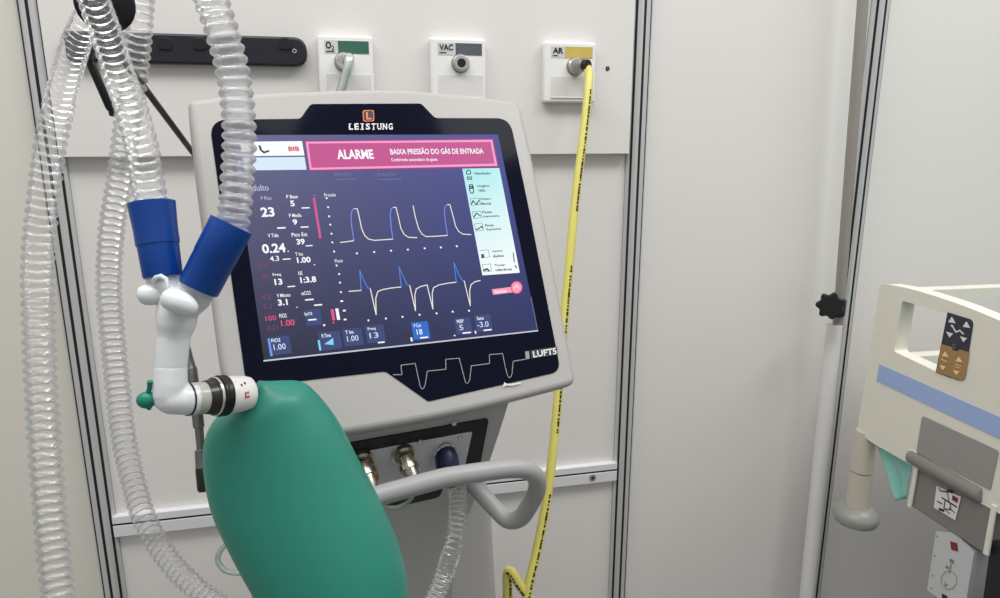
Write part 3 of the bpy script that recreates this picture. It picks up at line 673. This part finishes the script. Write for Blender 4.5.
D_ = [(232, 231, .52), (233.5, 218, .52), (236, 200, .52), (238, 170, .52), (239.5, 140, .518), (238.5, 115, .516), (235.5, 88, .514), (231, 64, .512), (222.5, 33, .508), (211.5, 0, .505), (201, -30, .51), (186, -55, .54), (168, -58, .58), (150, -40, .63), (142, -15, .66), (140, 12, .665), (138.5, 35, .665), (135, 67, .665), (131, 100, .668), (126, 134, .675), (121, 175, .685), (113, 220, .695), (109.5, 260, .705), (109, 295, .715), (112.5, 335, .725), (118, 390, .735), (124, 440, .745), (133, 480, .755), (143, 515, .765), (156, 541, .775), (172, 564, .785), (190, 583, .795), (214, 602, .805), (255, 626, .82), (310, 645, .85), (350, 650, .875)]
g = G(); hose_mesh(g, [at_depth(*p) for p in D_[:11]], .0126, .0078, M['hose'], .0014); hose_mesh(g, [at_depth(*p) for p in D_[10:]], .0126, .0075, M['hose_f'], .0013)
h2 = tag(g.build('breathing_hose', loc=at_depth(214, 602, .805)), 'clear ribbed hose with slanted blue cuff, arching over in front of the screen', 'hose')
a, b = at_depth(231.5, 224.5, DY), at_depth(198, 289, DY-.004)
cuff(h2, a, b, [(0, 18*px), (0, 21.6*px), (.08, 21.4*px), (.5, 21*px), (.51, 20.6*px), (.97, 20*px), (1, 19*px)], M['blue'], lab='dark blue slanted hose cuff')
E1 = [(pe+NB*.02-ZZ*.022), pb(456, 480, .022), pb(457.5, 497, .026), pb(457.5, 520, .036), pb(453.5, 545, .055), pb(446, 570, .085), pb(436, 595, .105), pb(424, 620, .12)]
e = E1[-1]; E1 += [e+V((-.05, -.01, -.07)), e+V((-.12, .02, -.14)), e+V((-.2, .06, -.17))]
g = G(); hose_mesh(g, E1, .0122, .0068, M['hose_f'], .0016)
h3 = tag(g.build('breathing_hose', loc=pb(436, 595, .1)), 'short clear ribbed hose with navy cuff hanging from the ventilator port behind the handle', 'hose')
g = G(); g.tube([pe+NB*.002, pe+NB*.010-ZZ*.003, pe+NB*.017-ZZ*.012, pe+NB*.019-ZZ*.02, pe+NB*.0205-ZZ*.026], [.0125, .0138, .014, .0138, .0134], M['navy'], 24); g.build('cuff', h3, label='navy hose cuff')

# ================================================================== Y PIECE
t = thing('wye_connector', 'milky white plastic Y connector joining the two blue cuffs to the green bag', 'connector', at_depth(172, 412, .53))
def tp(g, pts, mt, seg=24): g.tube([at_depth(x, y, d) for x, y, r, d in pts], [r*d/FPX for x, y, r, d in pts], mt, seg)
g = G(); D0 = .522
tp(g, [(178, 287, 16, D0), (177.5, 300, 18.5, D0), (177, 315, 19.6, D0), (176, 325, 18.8, D0), (174.8, 333, 16, D0), (174.4, 338, 15, D0), (174, 340, 15.2, D0), (172.5, 352, 15.4, D0), (171, 367, 15, D0), (170.5, 380, 15.5, D0)], M['wye'])
tp(g, [(160, 270, 15.5, D0), (165, 285, 16, D0), (174, 304, 14, D0)], M['wye']); tp(g, [(201, 283, 17, D0), (193, 298, 17, D0), (181, 313, 13, D0)], M['wye'])
g.build('fork', t, remesh=.0011)
g = G(); tp(g, [(171, 366, 15.4, D0), (170.5, 384, 16.2, D0), (169.5, 396, 15.6, D0), (168.5, 406, 12.5, D0), (168.5, 410, 8, D0)], M['wye']); tp(g, [(159, 398.5, 8, .518), (161, 398.6, 12, .519), (168, 399, 15, .521), (185, 399.3, 15.8, .527), (197, 399, 15.6, .533)], M['wye']);
g.build('elbow', t, remesh=.0011)
g = G(); tp(g, [(139, 296, 7, D0-.008), (143, 295, 10.3, D0-.008), (150, 294.5, 11.3, D0-.008), (157, 294.5, 10.4, D0-.006), (166, 297, 9, D0)], M['wye'], 20); g.build('port_stub', t, subsurf=1)
g = G(); tp(g, [(164, 297, 8, D0-.018), (169, 298.5, 11.5, D0-.019), (177, 301, 12.6, D0-.02), (186, 305, 11, D0-.019), (193, 309.5, 8.5, D0-.017), (197, 312, 4, D0-.016)], M['wye'], 20); g.build('port_stub', t, subsurf=1)
g = G(); tp(g, [(153, 281, 2.2, D0-.012), (156, 277.5, 2.4, D0-.016), (161, 276, 2.4, D0-.017), (166, 279, 2.4, D0-.017), (168, 287, 2.2, D0-.017)], M['wye'], 10); g.build('highlight_arc', t)  # arc-shaped highlight on the fork, modelled as a thin raised tube
g = G(); c = at_depth(146.5, 400, D0-.004)
tp(g, [(160, 399, 5, D0), (156, 399.5, 5, D0-.003), (148, 400, 4, D0-.004)], M['cap']); g.ball(c, RGT*.0073, FWD*.006, UPV*.0063, M['cap']); tp(g, [(147.5, 396, 2.6, D0-.004), (149.5, 388, 2.4, D0-.006), (150, 381, 2.6, D0-.008)], M['cap'], 10); tp(g, [(149, 405, 4, D0-.004), (149, 410, 1.6, D0-.004)], M['cap'], 10); g.build('port_cap', t, label='small green port cap')

# ================================================================== GREEN BAG
nk0, nk1 = at_depth(186, 399.3, .528), at_depth(262, 391.5, .578)
bagbase = at_depth(345, 655, .62)
t = thing('test_lung', 'green rubber breathing bag hanging in front of the ventilator', 'breathing bag', bagbase)
def seg_(x0, x1): f = lambda x: nk0.lerp(nk1, (x-8-186)/76); return f(x0), f(x1)
pk = .55/FPX
a, b = seg_(196, 214); g = G(); g.lathe(a, b, [(0, 15.2*pk), (.25, 15.4*pk), (1, 15.8*pk)], M['necktube'], 32); nkc = g.build('neck_tube', t, label='clear neck tube')
a, b = seg_(194.8, 196.4); g = G(); g.lathe(a, b, [(0, 16.2*pk), (1, 16.3*pk)], M['ring'], 32); g.build('seal', t)
a, b = seg_(210, 224); g = G(); g.lathe(a, b, [(0, 14*pk), (.05, 16.4*pk), (.55, 17.6*pk), (.6, 18.6*pk), (1, 19*pk)], M['band'], 36); g.build('smoked_band', t, label='dark smoked band')
a, b = seg_(219.5, 222); g = G(); g.lathe(a, b, [(0, 19.2*pk), (.5, 19.8*pk), (1, 19.4*pk)], M['chrome'], 36); g.build('bright_ring', t)
a, b = seg_(222, 232); g = G(); g.lathe(a, b, [(0, 18*pk), (.12, 20.3*pk), (.3, 20.8*pk), (.45, 20.2*pk), (.55, 20.2*pk), (.75, 20.8*pk), (.92, 20.4*pk), (1, 18*pk)], M['ring'], 36); g.build('black_ring', t)
a, b = seg_(230, 257); g = G(); g.lathe(a, b, [(0, 18.5*pk), (.1, 19.3*pk), (.75, 18*pk), (.95, 16.6*pk), (1, 15*pk)], M['collar'], 36)
ax = (b-a).normalized()
def cdecal(x, dyp, w, h, mt):
    p = nk0.lerp(nk1, (x-8-186)/76); oc = (CAM-p).normalized(); oc = (oc-ax*oc.dot(ax)).normalized(); sd = ax.cross(oc)
    if sd.z < 0: sd = -sd
    ang = dyp/18.6; n_ = oc*math.cos(ang)+sd*math.sin(ang); tt = ax.cross(n_); c = p+n_*(18.75*pk)
    g.box(c, ax*w/2*pk, tt*h/2*pk, n_*.0003, mt)
cdecal(242, -2, 1.2, 6, M['red']); cdecal(244.6, .6, 2, 1.5, M['red']); cdecal(244.6, -3.6, 3.2, 1.4, M['red']); cdecal(239.5, 8.5, 1.6, 2.6, M['ink']); cdecal(243.5, 10.5, 1.6, 2.6, M['ink'])
g.build('collar', t, label='white collar with small red and black marks')
LR = [((250, 403), (259, 381)), ((243, 405), (270, 382.5)), ((228, 410), (288, 384.5)), ((213, 421.5), (305, 388)), ((205.5, 440), (320, 402)), ((206, 466), (339, 428)), ((214, 500), (362, 474)), ((231, 534), (383, 516)), ((250, 566), (398, 553)), ((272, 600), (406.5, 585)), ((298, 632), (407.5, 615)), ((325, 655), (400, 642)), ((350, 667), (384, 660))]
NS = len(LR); rows = []
Ls = [V((p[0][0], p[0][1], 0)) for p in LR]; Rs = [V((p[1][0], p[1][1], 0)) for p in LR]
def cr_(arr, t_):
    i = min(int(t_), len(arr)-2); u_ = t_-i; p0 = arr[max(i-1, 0)]; p1 = arr[i]; p2 = arr[i+1]; p3 = arr[min(i+2, len(arr)-1)]
    return p1*(2*u_**3-3*u_**2+1)+p2*(-2*u_**3+3*u_**2)+(p2-p0)*.5*(u_**3-2*u_**2+u_)+(p3-p1)*.5*(u_**3-u_**2)
g = G(); seg = 48; vs = []; K = 5*(NS-1)
for i in range(K+1):
    t_ = i/5; l, r_ = cr_(Ls, t_), cr_(Rs, t_); fr_ = i/K; d = .574+.075*fr_**.9
    a, b = at_depth(l.x, l.y, d), at_depth(r_.x, r_.y, d); c = (a+b)/2; ex = (b-a)/2; hw_ = ex.length
    axd = (at_depth(345, 655, .655)-at_depth(255, 392, .575)).normalized(); ey = ex.normalized().cross(axd).normalized()
    th = hw_*(.98-.22*math.sin(min(1, fr_*1.3)*math.pi))
    for k in range(seg):
        q_ = 2*math.pi*k/seg; cs, sn = math.cos(q_), math.sin(q_)
        vs.append(c+ex*(abs(cs)**.92*(1 if cs > 0 else -1))+ey*(abs(sn)**.92*(1 if sn > 0 else -1)*th))
fs = [[i*seg+k, i*seg+(k+1) % seg, (i+1)*seg+(k+1) % seg, (i+1)*seg+k] for i in range(K) for k in range(seg)]+[list(range(seg))[::-1], [K*seg+k for k in range(seg)]]
g.add(vs, fs, M['green']); g.build('bag', t, subsurf=1, label='green rubber bag')

# ================================================================== SMALL THINGS BY THE VENTILATOR
rd = .80; rp = rd/FPX
t = thing('hanging_rod', 'grey stepped metal rod hanging behind the white elbow', 'rod', at_depth(204.5, 491, rd))
g = G(); pts = [(187.6, 337, 2.2), (187.8, 343, 2.4), (188, 344, 1.7), (189.5, 356, 3), (191.5, 367, 4.2), (191.7, 368, 5.1), (193.5, 383, 5.3), (197.2, 413, 5.4), (198.8, 427, 5.4), (199, 428, 4.2), (200.8, 449, 3.9), (201, 450, 6), (202.3, 466, 6.4), (202.4, 467, 6.6)]
g.tube([at_depth(x, y, rd) for x, y, r in pts], [r*rp for x, y, r in pts], M['rod'], 20); g.build('shaft', t)
g = G(); pts = [(202, 466, 6.2), (202.4, 470, 6.7), (204.2, 489, 6.6), (204.4, 491, 5.6)]
g.tube([at_depth(x, y, rd) for x, y, r in pts], [r*rp for x, y, r in pts], M['band'], 20); g.build('sleeve', t)
g = G(); g.tube([at_depth(196, 403, rd), at_depth(230, 400, rd+.02), vworld(.04, -.28, -.05)], .004, M['rod'], 10); g.build('bracket', t)
pc = [pb(408, 468, .035), pb(413, 482, .035), pb(411, 499, .03), pb(398, 507, .03), pb(382, 506, .03), pb(371, 498, .035), pb(345, 500, .06), at_depth(300, 520, .74), at_depth(262, 530, .71), at_depth(240, 536, .7), at_depth(224, 546, .7), at_depth(217.5, 559, .7), at_depth(225, 570.5, .7), at_depth(242, 573, .7), at_depth(258, 571, .7), at_depth(300, 570, .71), at_depth(340, 600, .74), at_depth(360, 680, .78)]
g = G(); g.tube(spline(pc, .005), .0026, M['tubing'], 12)
tag(g.build('oxygen_tubing', loc=at_depth(242, 573, .7)), 'thin pale green clear tubing looping out to the left of the green bag', 'tubing')

# ================================================================== TELESCOPIC POLE
Yp = -.075
pt = at_wall(863, 0, Yp); xp = pt.x
zk = at_wall(838, 308, Yp).z
pl_ = at_wall(806.5, 598, Yp-.02); pm = at_wall(834, 330, Yp)
t = thing('telescopic_pole', 'white telescopic floor pole with grey inner rod and black star knob', 'pole', V((pl_.x, pl_.y, 0)))
dirp = (pl_-pm); foot = pm+dirp*((pm.z-.03)/(-dirp.z))
topp = pm-dirp*((2.5-pm.z)/(-dirp.z)); 
g = G(); r0 = at_wall(837.5, 330, Yp); r1 = r0+(pt-r0)*((2.5-r0.z)/(pt.z-r0.z)); g.tube([r0, r1], .0112, M['post'], 20); g.build('inner_rod', t)
g = G(); g.tube([pm-dirp.normalized()*.012, foot], .0168, M['posttube'], 28); g.build('outer_tube', t)
kc = at_wall(836, 306, Yp)
g = G(); g.lathe(kc-V((0, 0, .022)), kc+V((0, 0, .018)), [(0, .019), (.1, .0205), (.9, .0205), (1, .017)], M['knob'], 28); cl = g.build('clamp_collar', t)
kf = at_wall(830.5, 305.5, Yp-.05); kn = (CAM-kf); kn.z *= .3; kn.normalize(); kx = kn.cross(ZZ).normalized(); ky = kx.cross(kn)
star = []
for i in range(70):
    a = 2*math.pi*i/70; r = .0265+.0035*math.cos(7*a)
    star.append(kf+kx*(r*math.cos(a))+ky*(r*math.sin(a)))
g = G(); g.prism([p-kn*.006 for p in star], kn*.014, M['knob']); g.tube([kf-kn*.004, V((kc.x, kc.y, kc.z))], .009, M['knob'], 16); g.build('star_knob', t, bevel=.004)
g = G()
for k in range(3):
    a = math.radians(-80+120*k); d = V((math.cos(a), math.sin(a), 0)); L_ = .24 if k == 0 else .055
    c = V((foot.x, foot.y, .06)); g.tube(spline([c, c+d*.05+V((0, 0, -.01)), c+d*L_+V((0, 0, -.047))], .02), .012, M['posttube'], 14)
g.build('foot', t)

# ================================================================== BED
BY = math.radians(3.7)
AX = V((-math.sin(BY), -math.cos(BY), 0))      # along the bed, towards the camera
TN = V((-math.cos(BY), math.sin(BY), 0))       # outward normal of the visible side
RP = at_depth(868, 360, 1.3)
def br(x, y, off=0.0): return at_plane(x, y, RP+TN*off, TN)
bed = thing('hospital_bed', 'cream hospital bed with blue striped side rail standing beside the telescopic pole', 'bed', V((RP.x+.45, RP.y-.8, 0)))
def ext(P, Q, s): return P+(Q-P)*s
TH = .026
top_r = ext(br(965, 306), br(1000, 321), 3.2); bot_r = ext(br(913, 466), br(1000, 514), 2.2)
outer = [br(880, 285.5), br(886, 284), br(910, 288.5), br(932, 295), br(965, 306), br(1000, 320.5), top_r, bot_r, br(1000, 514), br(913, 466), br(869, 441), br(857, 431)]
outer = roundpoly(outer, [.006, .01, .05, .05, .05, .05, .05, .05, .02, .02, .03, .012], 5)
inner = roundpoly([br(902, 300.5), br(962, 318), br(952, 379), br(894, 351.5)], .006, 4)
g = G(); g.holed(outer, inner, -TN*TH, M['cream']); railo = g.build('side_rail', bed, bevel=.009, bseg=4, angle=50)
s0 = [br(879.3, 364, .0005), br(939, 390.3, .0005), br(1000, 417, .0005), ext(br(939, 390, .0005), br(1000, 417, .0005), 2.2), ext(br(939, 411, .0005), br(1000, 439, .0005), 2.2), br(1000, 439, .0005), br(897, 390.5, .0005), br(876.6, 381, .0005)]
g = G(); g.prism([p-TN*.002 for p in s0], TN*.0024, M['stripe']); g.build('blue_stripe', railo)
# control membrane
def bq(poly, off, mt, th=.0008): g.prism([br(x, y, off) for x, y in poly], TN*th, mt)
g = G()
kp = roundpoly([br(947.8, 312.3, .001), br(973.5, 320.3, .001), br(963.8, 381.8, .001), br(936, 372.3, .001)], [.001, .009, .009, .001], 5)
g.prism([p-TN*.008 for p in kp], TN*.009, M['navykey'])
kb = roundpoly([br(941.3, 344, .0022), br(951.3, 347, .0022), br(953.2, 350.5, .0022), br(957, 351.2, .0022), br(959.5, 349.5, .0022), br(969, 352.3, .0022), br(964, 381.6, .0022), br(936.2, 372.2, .0022)], [0, .001, .001, .001, .001, 0, .009, .001], 4)
g.prism([p-TN*.001 for p in kb], TN*.001, M['brownkey']); cpn = g.build('control_panel', railo, bevel=.0004, bseg=1, label='charcoal and brown bed control panel')
g = G(); ZC = lambda x, y: (900+x*.1672, 300+y*.1672)
def tri(pts, mt): g.prism([br(*ZC(*p), .0024) for p in pts], TN*.0005, mt)
for x, y, up_ in ((311, 120, 1), (398, 148, 1), (297, 207, 0), (380, 235, 0)):
    tri([(x-22, y+12), (x+22, y+19), (x, y-20)] if up_ else [(x-20, y-18), (x+22, y-6), (x, y+17)], M['paleprint'])
for x, y, up_ in ((270, 326, 1), (352, 357, 1), (257, 405, 0), (338, 434, 0)):
    tri([(x-20, y+10), (x+22, y+16), (x, y-18)] if up_ else [(x-20, y-16), (x+20, y-6), (x, y+16)], M['peach'])
def bst(pts, w, mt):
    P = [br(*ZC(*p), .0026) for p in pts]
    for a, b in zip(P, P[1:]):
        d = (b-a).normalized(); s_ = TN.cross(d)*(w/2); g.prism([a-d*w*.3+s_, a-d*w*.3-s_, b+d*w*.3-s_, b+d*w*.3+s_], TN*.0003, mt)
bst([(313, 155), (335, 192), (357, 182), (379, 202)], .0024, M['paleprint']); bst([(309, 153), (316, 157)], .0034, M['paleprint'])
bst([(247, 352), (262, 362), (284, 370)], .0014, M['peach']); bst([(330, 384), (364, 394)], .0012, M['peach']); bst([(328, 398), (362, 408)], .0012, M['peach'])
c = br(*ZC(325, 275), .0024); g.lathe(c, c+TN*.0006, [(0, .0034), (1, .0034)], M['steel'], 14); g.lathe(c+TN*.0006, c+TN*.0008, [(0, .0026), (1, .0026)], M['navykey'], 14)
g.build('symbols', cpn)
# grey latch plate, release bar, lower panel
g = G(); lp = roundpoly([br(922.3, 415.5, .001), br(999, 450.5, .001), br(990.5, 490, .001), br(916.5, 452, .001)], [.006, .006, .002, .002], 4)
g.prism([p-TN*.004 for p in lp], TN*.005, M['bedgrey']); g.build('latch_plate', railo, bevel=.001, label='grey latch plate')
g = G(); g.tube([br(910.5, 455.8, -.002), br(911.5, 456.3, -.002), br(914, 457.5, -.002), br(980, 494.5, -.002), br(982.5, 495.8, -.002), br(983.5, 496.3, -.002)], [.009, .0118, .0125, .0125, .0118, .009], M['bedpanel'], 24); g.build('release_bar', railo, label='grey rounded release bar')
g = G(); kt = [br(908, 449, .002), br(917, 452.5, .002), br(914, 462, .002), br(905, 457.5, .002)]; g.prism([p-TN*.006 for p in kt], TN*.006, M['cream']); g.build('hinge_tab', railo, bevel=.002)
g = G(); lo = roundpoly([br(917, 463, -.002), br(993, 503, -.002), br(984.5, 554.5, -.002), br(909.8, 505.5, -.002)], .004, 4)
g.prism([p-TN*.03 for p in lo], TN*.03, M['bedpanel']); lwp = g.build('lower_panel', bed, bevel=.003, label='dark grey panel below the rail')
for q0 in ([(916.2, 466), (919.4, 468), (912.3, 508), (908.6, 505.5)], [(993.5, 504), (998, 506), (990, 556), (984.5, 553.5)]):
    g = G(); g.prism([br(x, y, -.001) for x, y in q0], TN*.004, M['cream']); g.build('edge_strip', lwp, bevel=.001)
g = G(); bq([(937, 486), (961.3, 497), (955.5, 520.2), (934.2, 507.5)], -.001, M['label']); wl = g.build('warning_label', lwp)
g = G(); ZD = lambda x, y: (900+x*.2309, 460+y*.2309)
def lab_st(pts, w, mt):
    P = [br(*ZD(*p), .0002) for p in pts]
    for a, b in zip(P, P[1:]):
        d = (b-a).normalized(); s_ = TN.cross(d)*(w/2); g.prism([a+s_, a-s_, b-s_, b+s_], TN*.0003, mt)
lab_st([(168, 122), (176, 134), (208, 138)], .002, M['ink']); lab_st([(206, 132), (228, 138)], .005, M['ink']); lab_st([(226, 162), (250, 176)], .008, M['darkred']); lab_st([(180, 162), (246, 204)], .0022, M['ink']); lab_st([(196, 170), (190, 210), (220, 216), (218, 190)], .0014, M['ink']); lab_st([(160, 178), (182, 190)], .0018, M['ink']); lab_st([(168, 212), (192, 220)], .004, M['ink']); lab_st([(212, 205), (238, 230)], .0012, M['ink']); lab_st([(196, 214), (216, 234)], .0012, M['ink']); lab_st([(205, 140), (212, 178)], .0014, M['ink'])
g.build('pictogram', wl)
# pentagon control box
g = G(); pn = [br(935.8, 531.6, -.004), br(955, 532.3, -.004), br(974, 552.5, -.004), br(965.5, 604, -.004), br(958, 612, -.004), br(927, 590, -.004)]
g.prism([p-TN*.03 for p in pn], TN*.03, M['box']); BO = -.0036
def bst2(pts, w, mt):
    P = [br(*ZD(*p), BO) for p in pts]
    for a, b in zip(P, P[1:]):
        d = (b-a).normalized(); s_ = TN.cross(d)*(w/2); g.prism([a+s_, a-s_, b-s_, b+s_], TN*.0003, mt)
bst2([(220, 370), (250, 378)], .013, M['darkred']); bst2([(224, 430), (224, 446)], .008, M['bedpanel']); bst2([(221, 450), (215, 492)], .0018, M['bedpanel']); bst2([(198, 462), (212, 468)], .004, M['bedpanel'])
cen_ = [(212+34*math.cos(a*math.pi/9), 520+40*math.sin(a*math.pi/9)) for a in range(19)]; bst2(cen_, .0012, M['bedgrey']); bst2([(198, 530), (194, 545), (206, 540)], .0016, M['bedpanel'])
for x, y in ((160, 330), (150, 415), (142, 500), (136, 555)): bst2([(x-3, y), (x+3, y+1)], .0025, M['bedpanel'])
bst2([(182, 588), (205, 600)], .008, M['ink']); g.build('control_box', bed, label='pale grey pointed control box')
# rail post with bumper
pd = 0
ptop, pmid, pbot = br(865, 433)-TN*.014, br(855.2, 471)-TN*.014, br(850.5, 510)-TN*.014
axp = V((0, 0, 1)); R_ = .0205
bz_ = lambda P: V((pmid.x, pmid.y, P.z))
g = G(); g.lathe(bz_(ptop)+V((0, 0, -.002)), bz_(pmid), [(0, R_*.95), (.2, R_), (1, R_)], M['bedbeige'], 28); g.lathe(bz_(pmid)-V((0, 0, .002)), bz_(pbot), [(0, R_*.98), (1, R_*1.02)], M['bedbeige'], 28); g.lathe(bz_(pmid)+V((0, 0, .0005)), bz_(pmid)-V((0, 0, .003)), [(0, R_*.9), (1, R_*.9)], M['slot'], 28); po = g.build('corner_post', bed, label='beige corner post')
g = G(); c = bz_(pbot); g.lathe(c+V((0, 0, .008)), c-V((0, 0, .03)), [(0, .022), (.05, .028), (.3, .039), (.55, .0425), (.85, .039), (1, .028)], M['bumper'], 36); g.build('bumper_wheel', po, label='round grey bumper')
# headboard behind the rail
HB = at_depth(950, 287, 1.47)
def hb(x, y, off=0): return at_plane(x, y, HB+AX*off, AX)
hz = hb(960, 285.5).z; hz2 = hb(925, 353).z; x0 = hb(893, 320); W_ = .86
def hbp(s, z): p = V((x0.x, x0.y, z)); return p-TN*s
ou = roundpoly([hbp(-.015, hz-.36), hbp(-.015, hz), hbp(W_, hz), hbp(W_, hz-.36)], .03, 5)
inn = roundpoly([hbp(.005, hz2+.004), hbp(.005, hz-.02), hbp(W_-.035, hz-.02), hbp(W_-.035, hz2+.004)], .015, 4)
g = G(); g.holed(ou, inn, AX*.03, M['cream']); g.build('headboard', bed, bevel=.007)
# mattress, deck, frame
ms = hbp(.02, 0)+AX*.04; mz = hz2-.012
def bb(s0, s1, t0, t1, z0, z1): 
    o_ = V((ms.x, ms.y, 0)); return roundpoly([o_+AX*s0-TN*t0+ZZ*z0, o_+AX*s1-TN*t0+ZZ*z0, o_+AX*s1-TN*t1+ZZ*z0, o_+AX*s0-TN*t1+ZZ*z0], .03, 4), ZZ*(z1-z0)
LEN = 1.9
P_, e_ = bb(.01, LEN, .05, W_-.08, mz-.11, mz); g = G(); g.prism(P_, e_, M['sheet']); g.build('mattress', bed, bevel=.02, label='teal mattress')
P_, e_ = bb(0, LEN, .045, W_-.06, mz-.16, mz-.112); g = G(); g.prism(P_, e_, M['bedgrey']); g.build('deck', bed, bevel=.005)
P_, e_ = bb(.25, LEN-.3, .16, W_-.16, .28, .36); g = G(); g.prism(P_, e_, M['bedpanel']); g.build('chassis', bed, bevel=.01)
P_, e_ = bb(.45, .6, .25, W_-.25, .34, mz-.155); g = G(); g.prism(P_, e_, M['bedpanel']); g.build('lift_column', bed, bevel=.01)
P_, e_ = bb(1.3, 1.45, .25, W_-.25, .34, mz-.155); g = G(); g.prism(P_, e_, M['bedpanel']); g.build('lift_column', bed, bevel=.01)
for s_, t_ in ((.35, .22), (1.5, .22), (1.5, W_-.22), (.35, W_-.22)):
    g = G(); c = V((ms.x, ms.y, .075))+AX*s_-TN*t_; g.lathe(c-TN*.02, c+TN*.02, [(0, .065), (.15, .075), (.85, .075), (1, .065)], M['black'], 28); g.tube([c, c+ZZ*.21], .018, M['bedgrey'], 14); g.build('caster', bed)
P_ = [br(990, 540, -.006), br(1040, 565, -.006), br(1030, 700, -.006), br(975, 650, -.006)]
g = G(); g.prism([p-TN*.02 for p in P_], TN*.02, M['black']); g.build('side_cover', bed, bevel=.003, label='dark side cover below the rail')
# teal cloth corner
g = G(); A, B, C_, D2 = br(877.5, 446, -.02), br(914, 462, -.012), br(909.3, 496, -.03), br(898.5, 500.5, -.03)
n = 14; vs = []
for i in range(n+1):
    for j in range(n+1):
        u_, w_ = i/n, j/n; top = A.lerp(B, u_); bot = D2.lerp(C_, u_); p = top.lerp(bot, w_)
        vs.append(p+TN*(.006*math.sin(u_*7+w_*2)*w_+.003*math.sin(u_*13)))
g.add(vs, [[i*(n+1)+j, (i+1)*(n+1)+j, (i+1)*(n+1)+j+1, i*(n+1)+j+1] for i in range(n) for j in range(n)], M['cloth'])
cl = tag(g.build('cloth', loc=A), 'teal cloth corner hanging below the cream bed rail beside the beige post', 'cloth')
md = cl.modifiers.new('s', 'SOLIDIFY'); md.thickness = .0012

# ================================================================== LIGHT
def area(name, loc, size, power, target, col=(1, 1, 1)):
    l = bpy.data.lights.new(name, 'AREA'); l.shape = 'RECTANGLE'; l.size, l.size_y = size; l.energy = power; l.color = col
    o = bpy.data.objects.new(name, l); COL.objects.link(o); o.location = loc
    o.rotation_euler = (V(target)-V(loc)).to_track_quat('-Z', 'Y').to_euler(); return o
area('ceiling_light', (1.8, -1.15, 3.3), (1.5, .7), 30, (1.3, -.4, .6), (1, .985, .975))
area('ceiling_light', (-.5, -1.15, 3.3), (2.4, .7), 38, (-.3, -.5, .5), (1, .985, .975))
w = bpy.data.worlds.new('hall'); S.world = w; w.use_nodes = True
nt = w.node_tree; bg = nt.nodes['Background']; bg.inputs[1].default_value = .62
tc = nt.nodes.new('ShaderNodeTexCoord'); sp = nt.nodes.new('ShaderNodeSeparateXYZ'); rp_ = nt.nodes.new('ShaderNodeValToRGB'); mr = nt.nodes.new('ShaderNodeMapRange')
mr.inputs[1].default_value = -1; nt.links.new(tc.outputs['Generated'], sp.inputs[0]); nt.links.new(sp.outputs[2], mr.inputs[0]); nt.links.new(mr.outputs[0], rp_.inputs[0])
el = rp_.color_ramp.elements; el[0].position = .35; el[0].color = (.2, .197, .193, 1); el[1].position = .8; el[1].color = (1, .99, .97, 1)
nt.links.new(rp_.outputs[0], bg.inputs[0])

S.view_settings.view_transform = 'Standard'; S.view_settings.look = 'None'; S.view_settings.gamma = 1; S.view_settings.use_curve_mapping = False
S.view_settings.exposure = 0.17
S.cycles.transparent_max_bounces = 24; S.cycles.max_bounces = 10
S.cycles.use_denoising = True
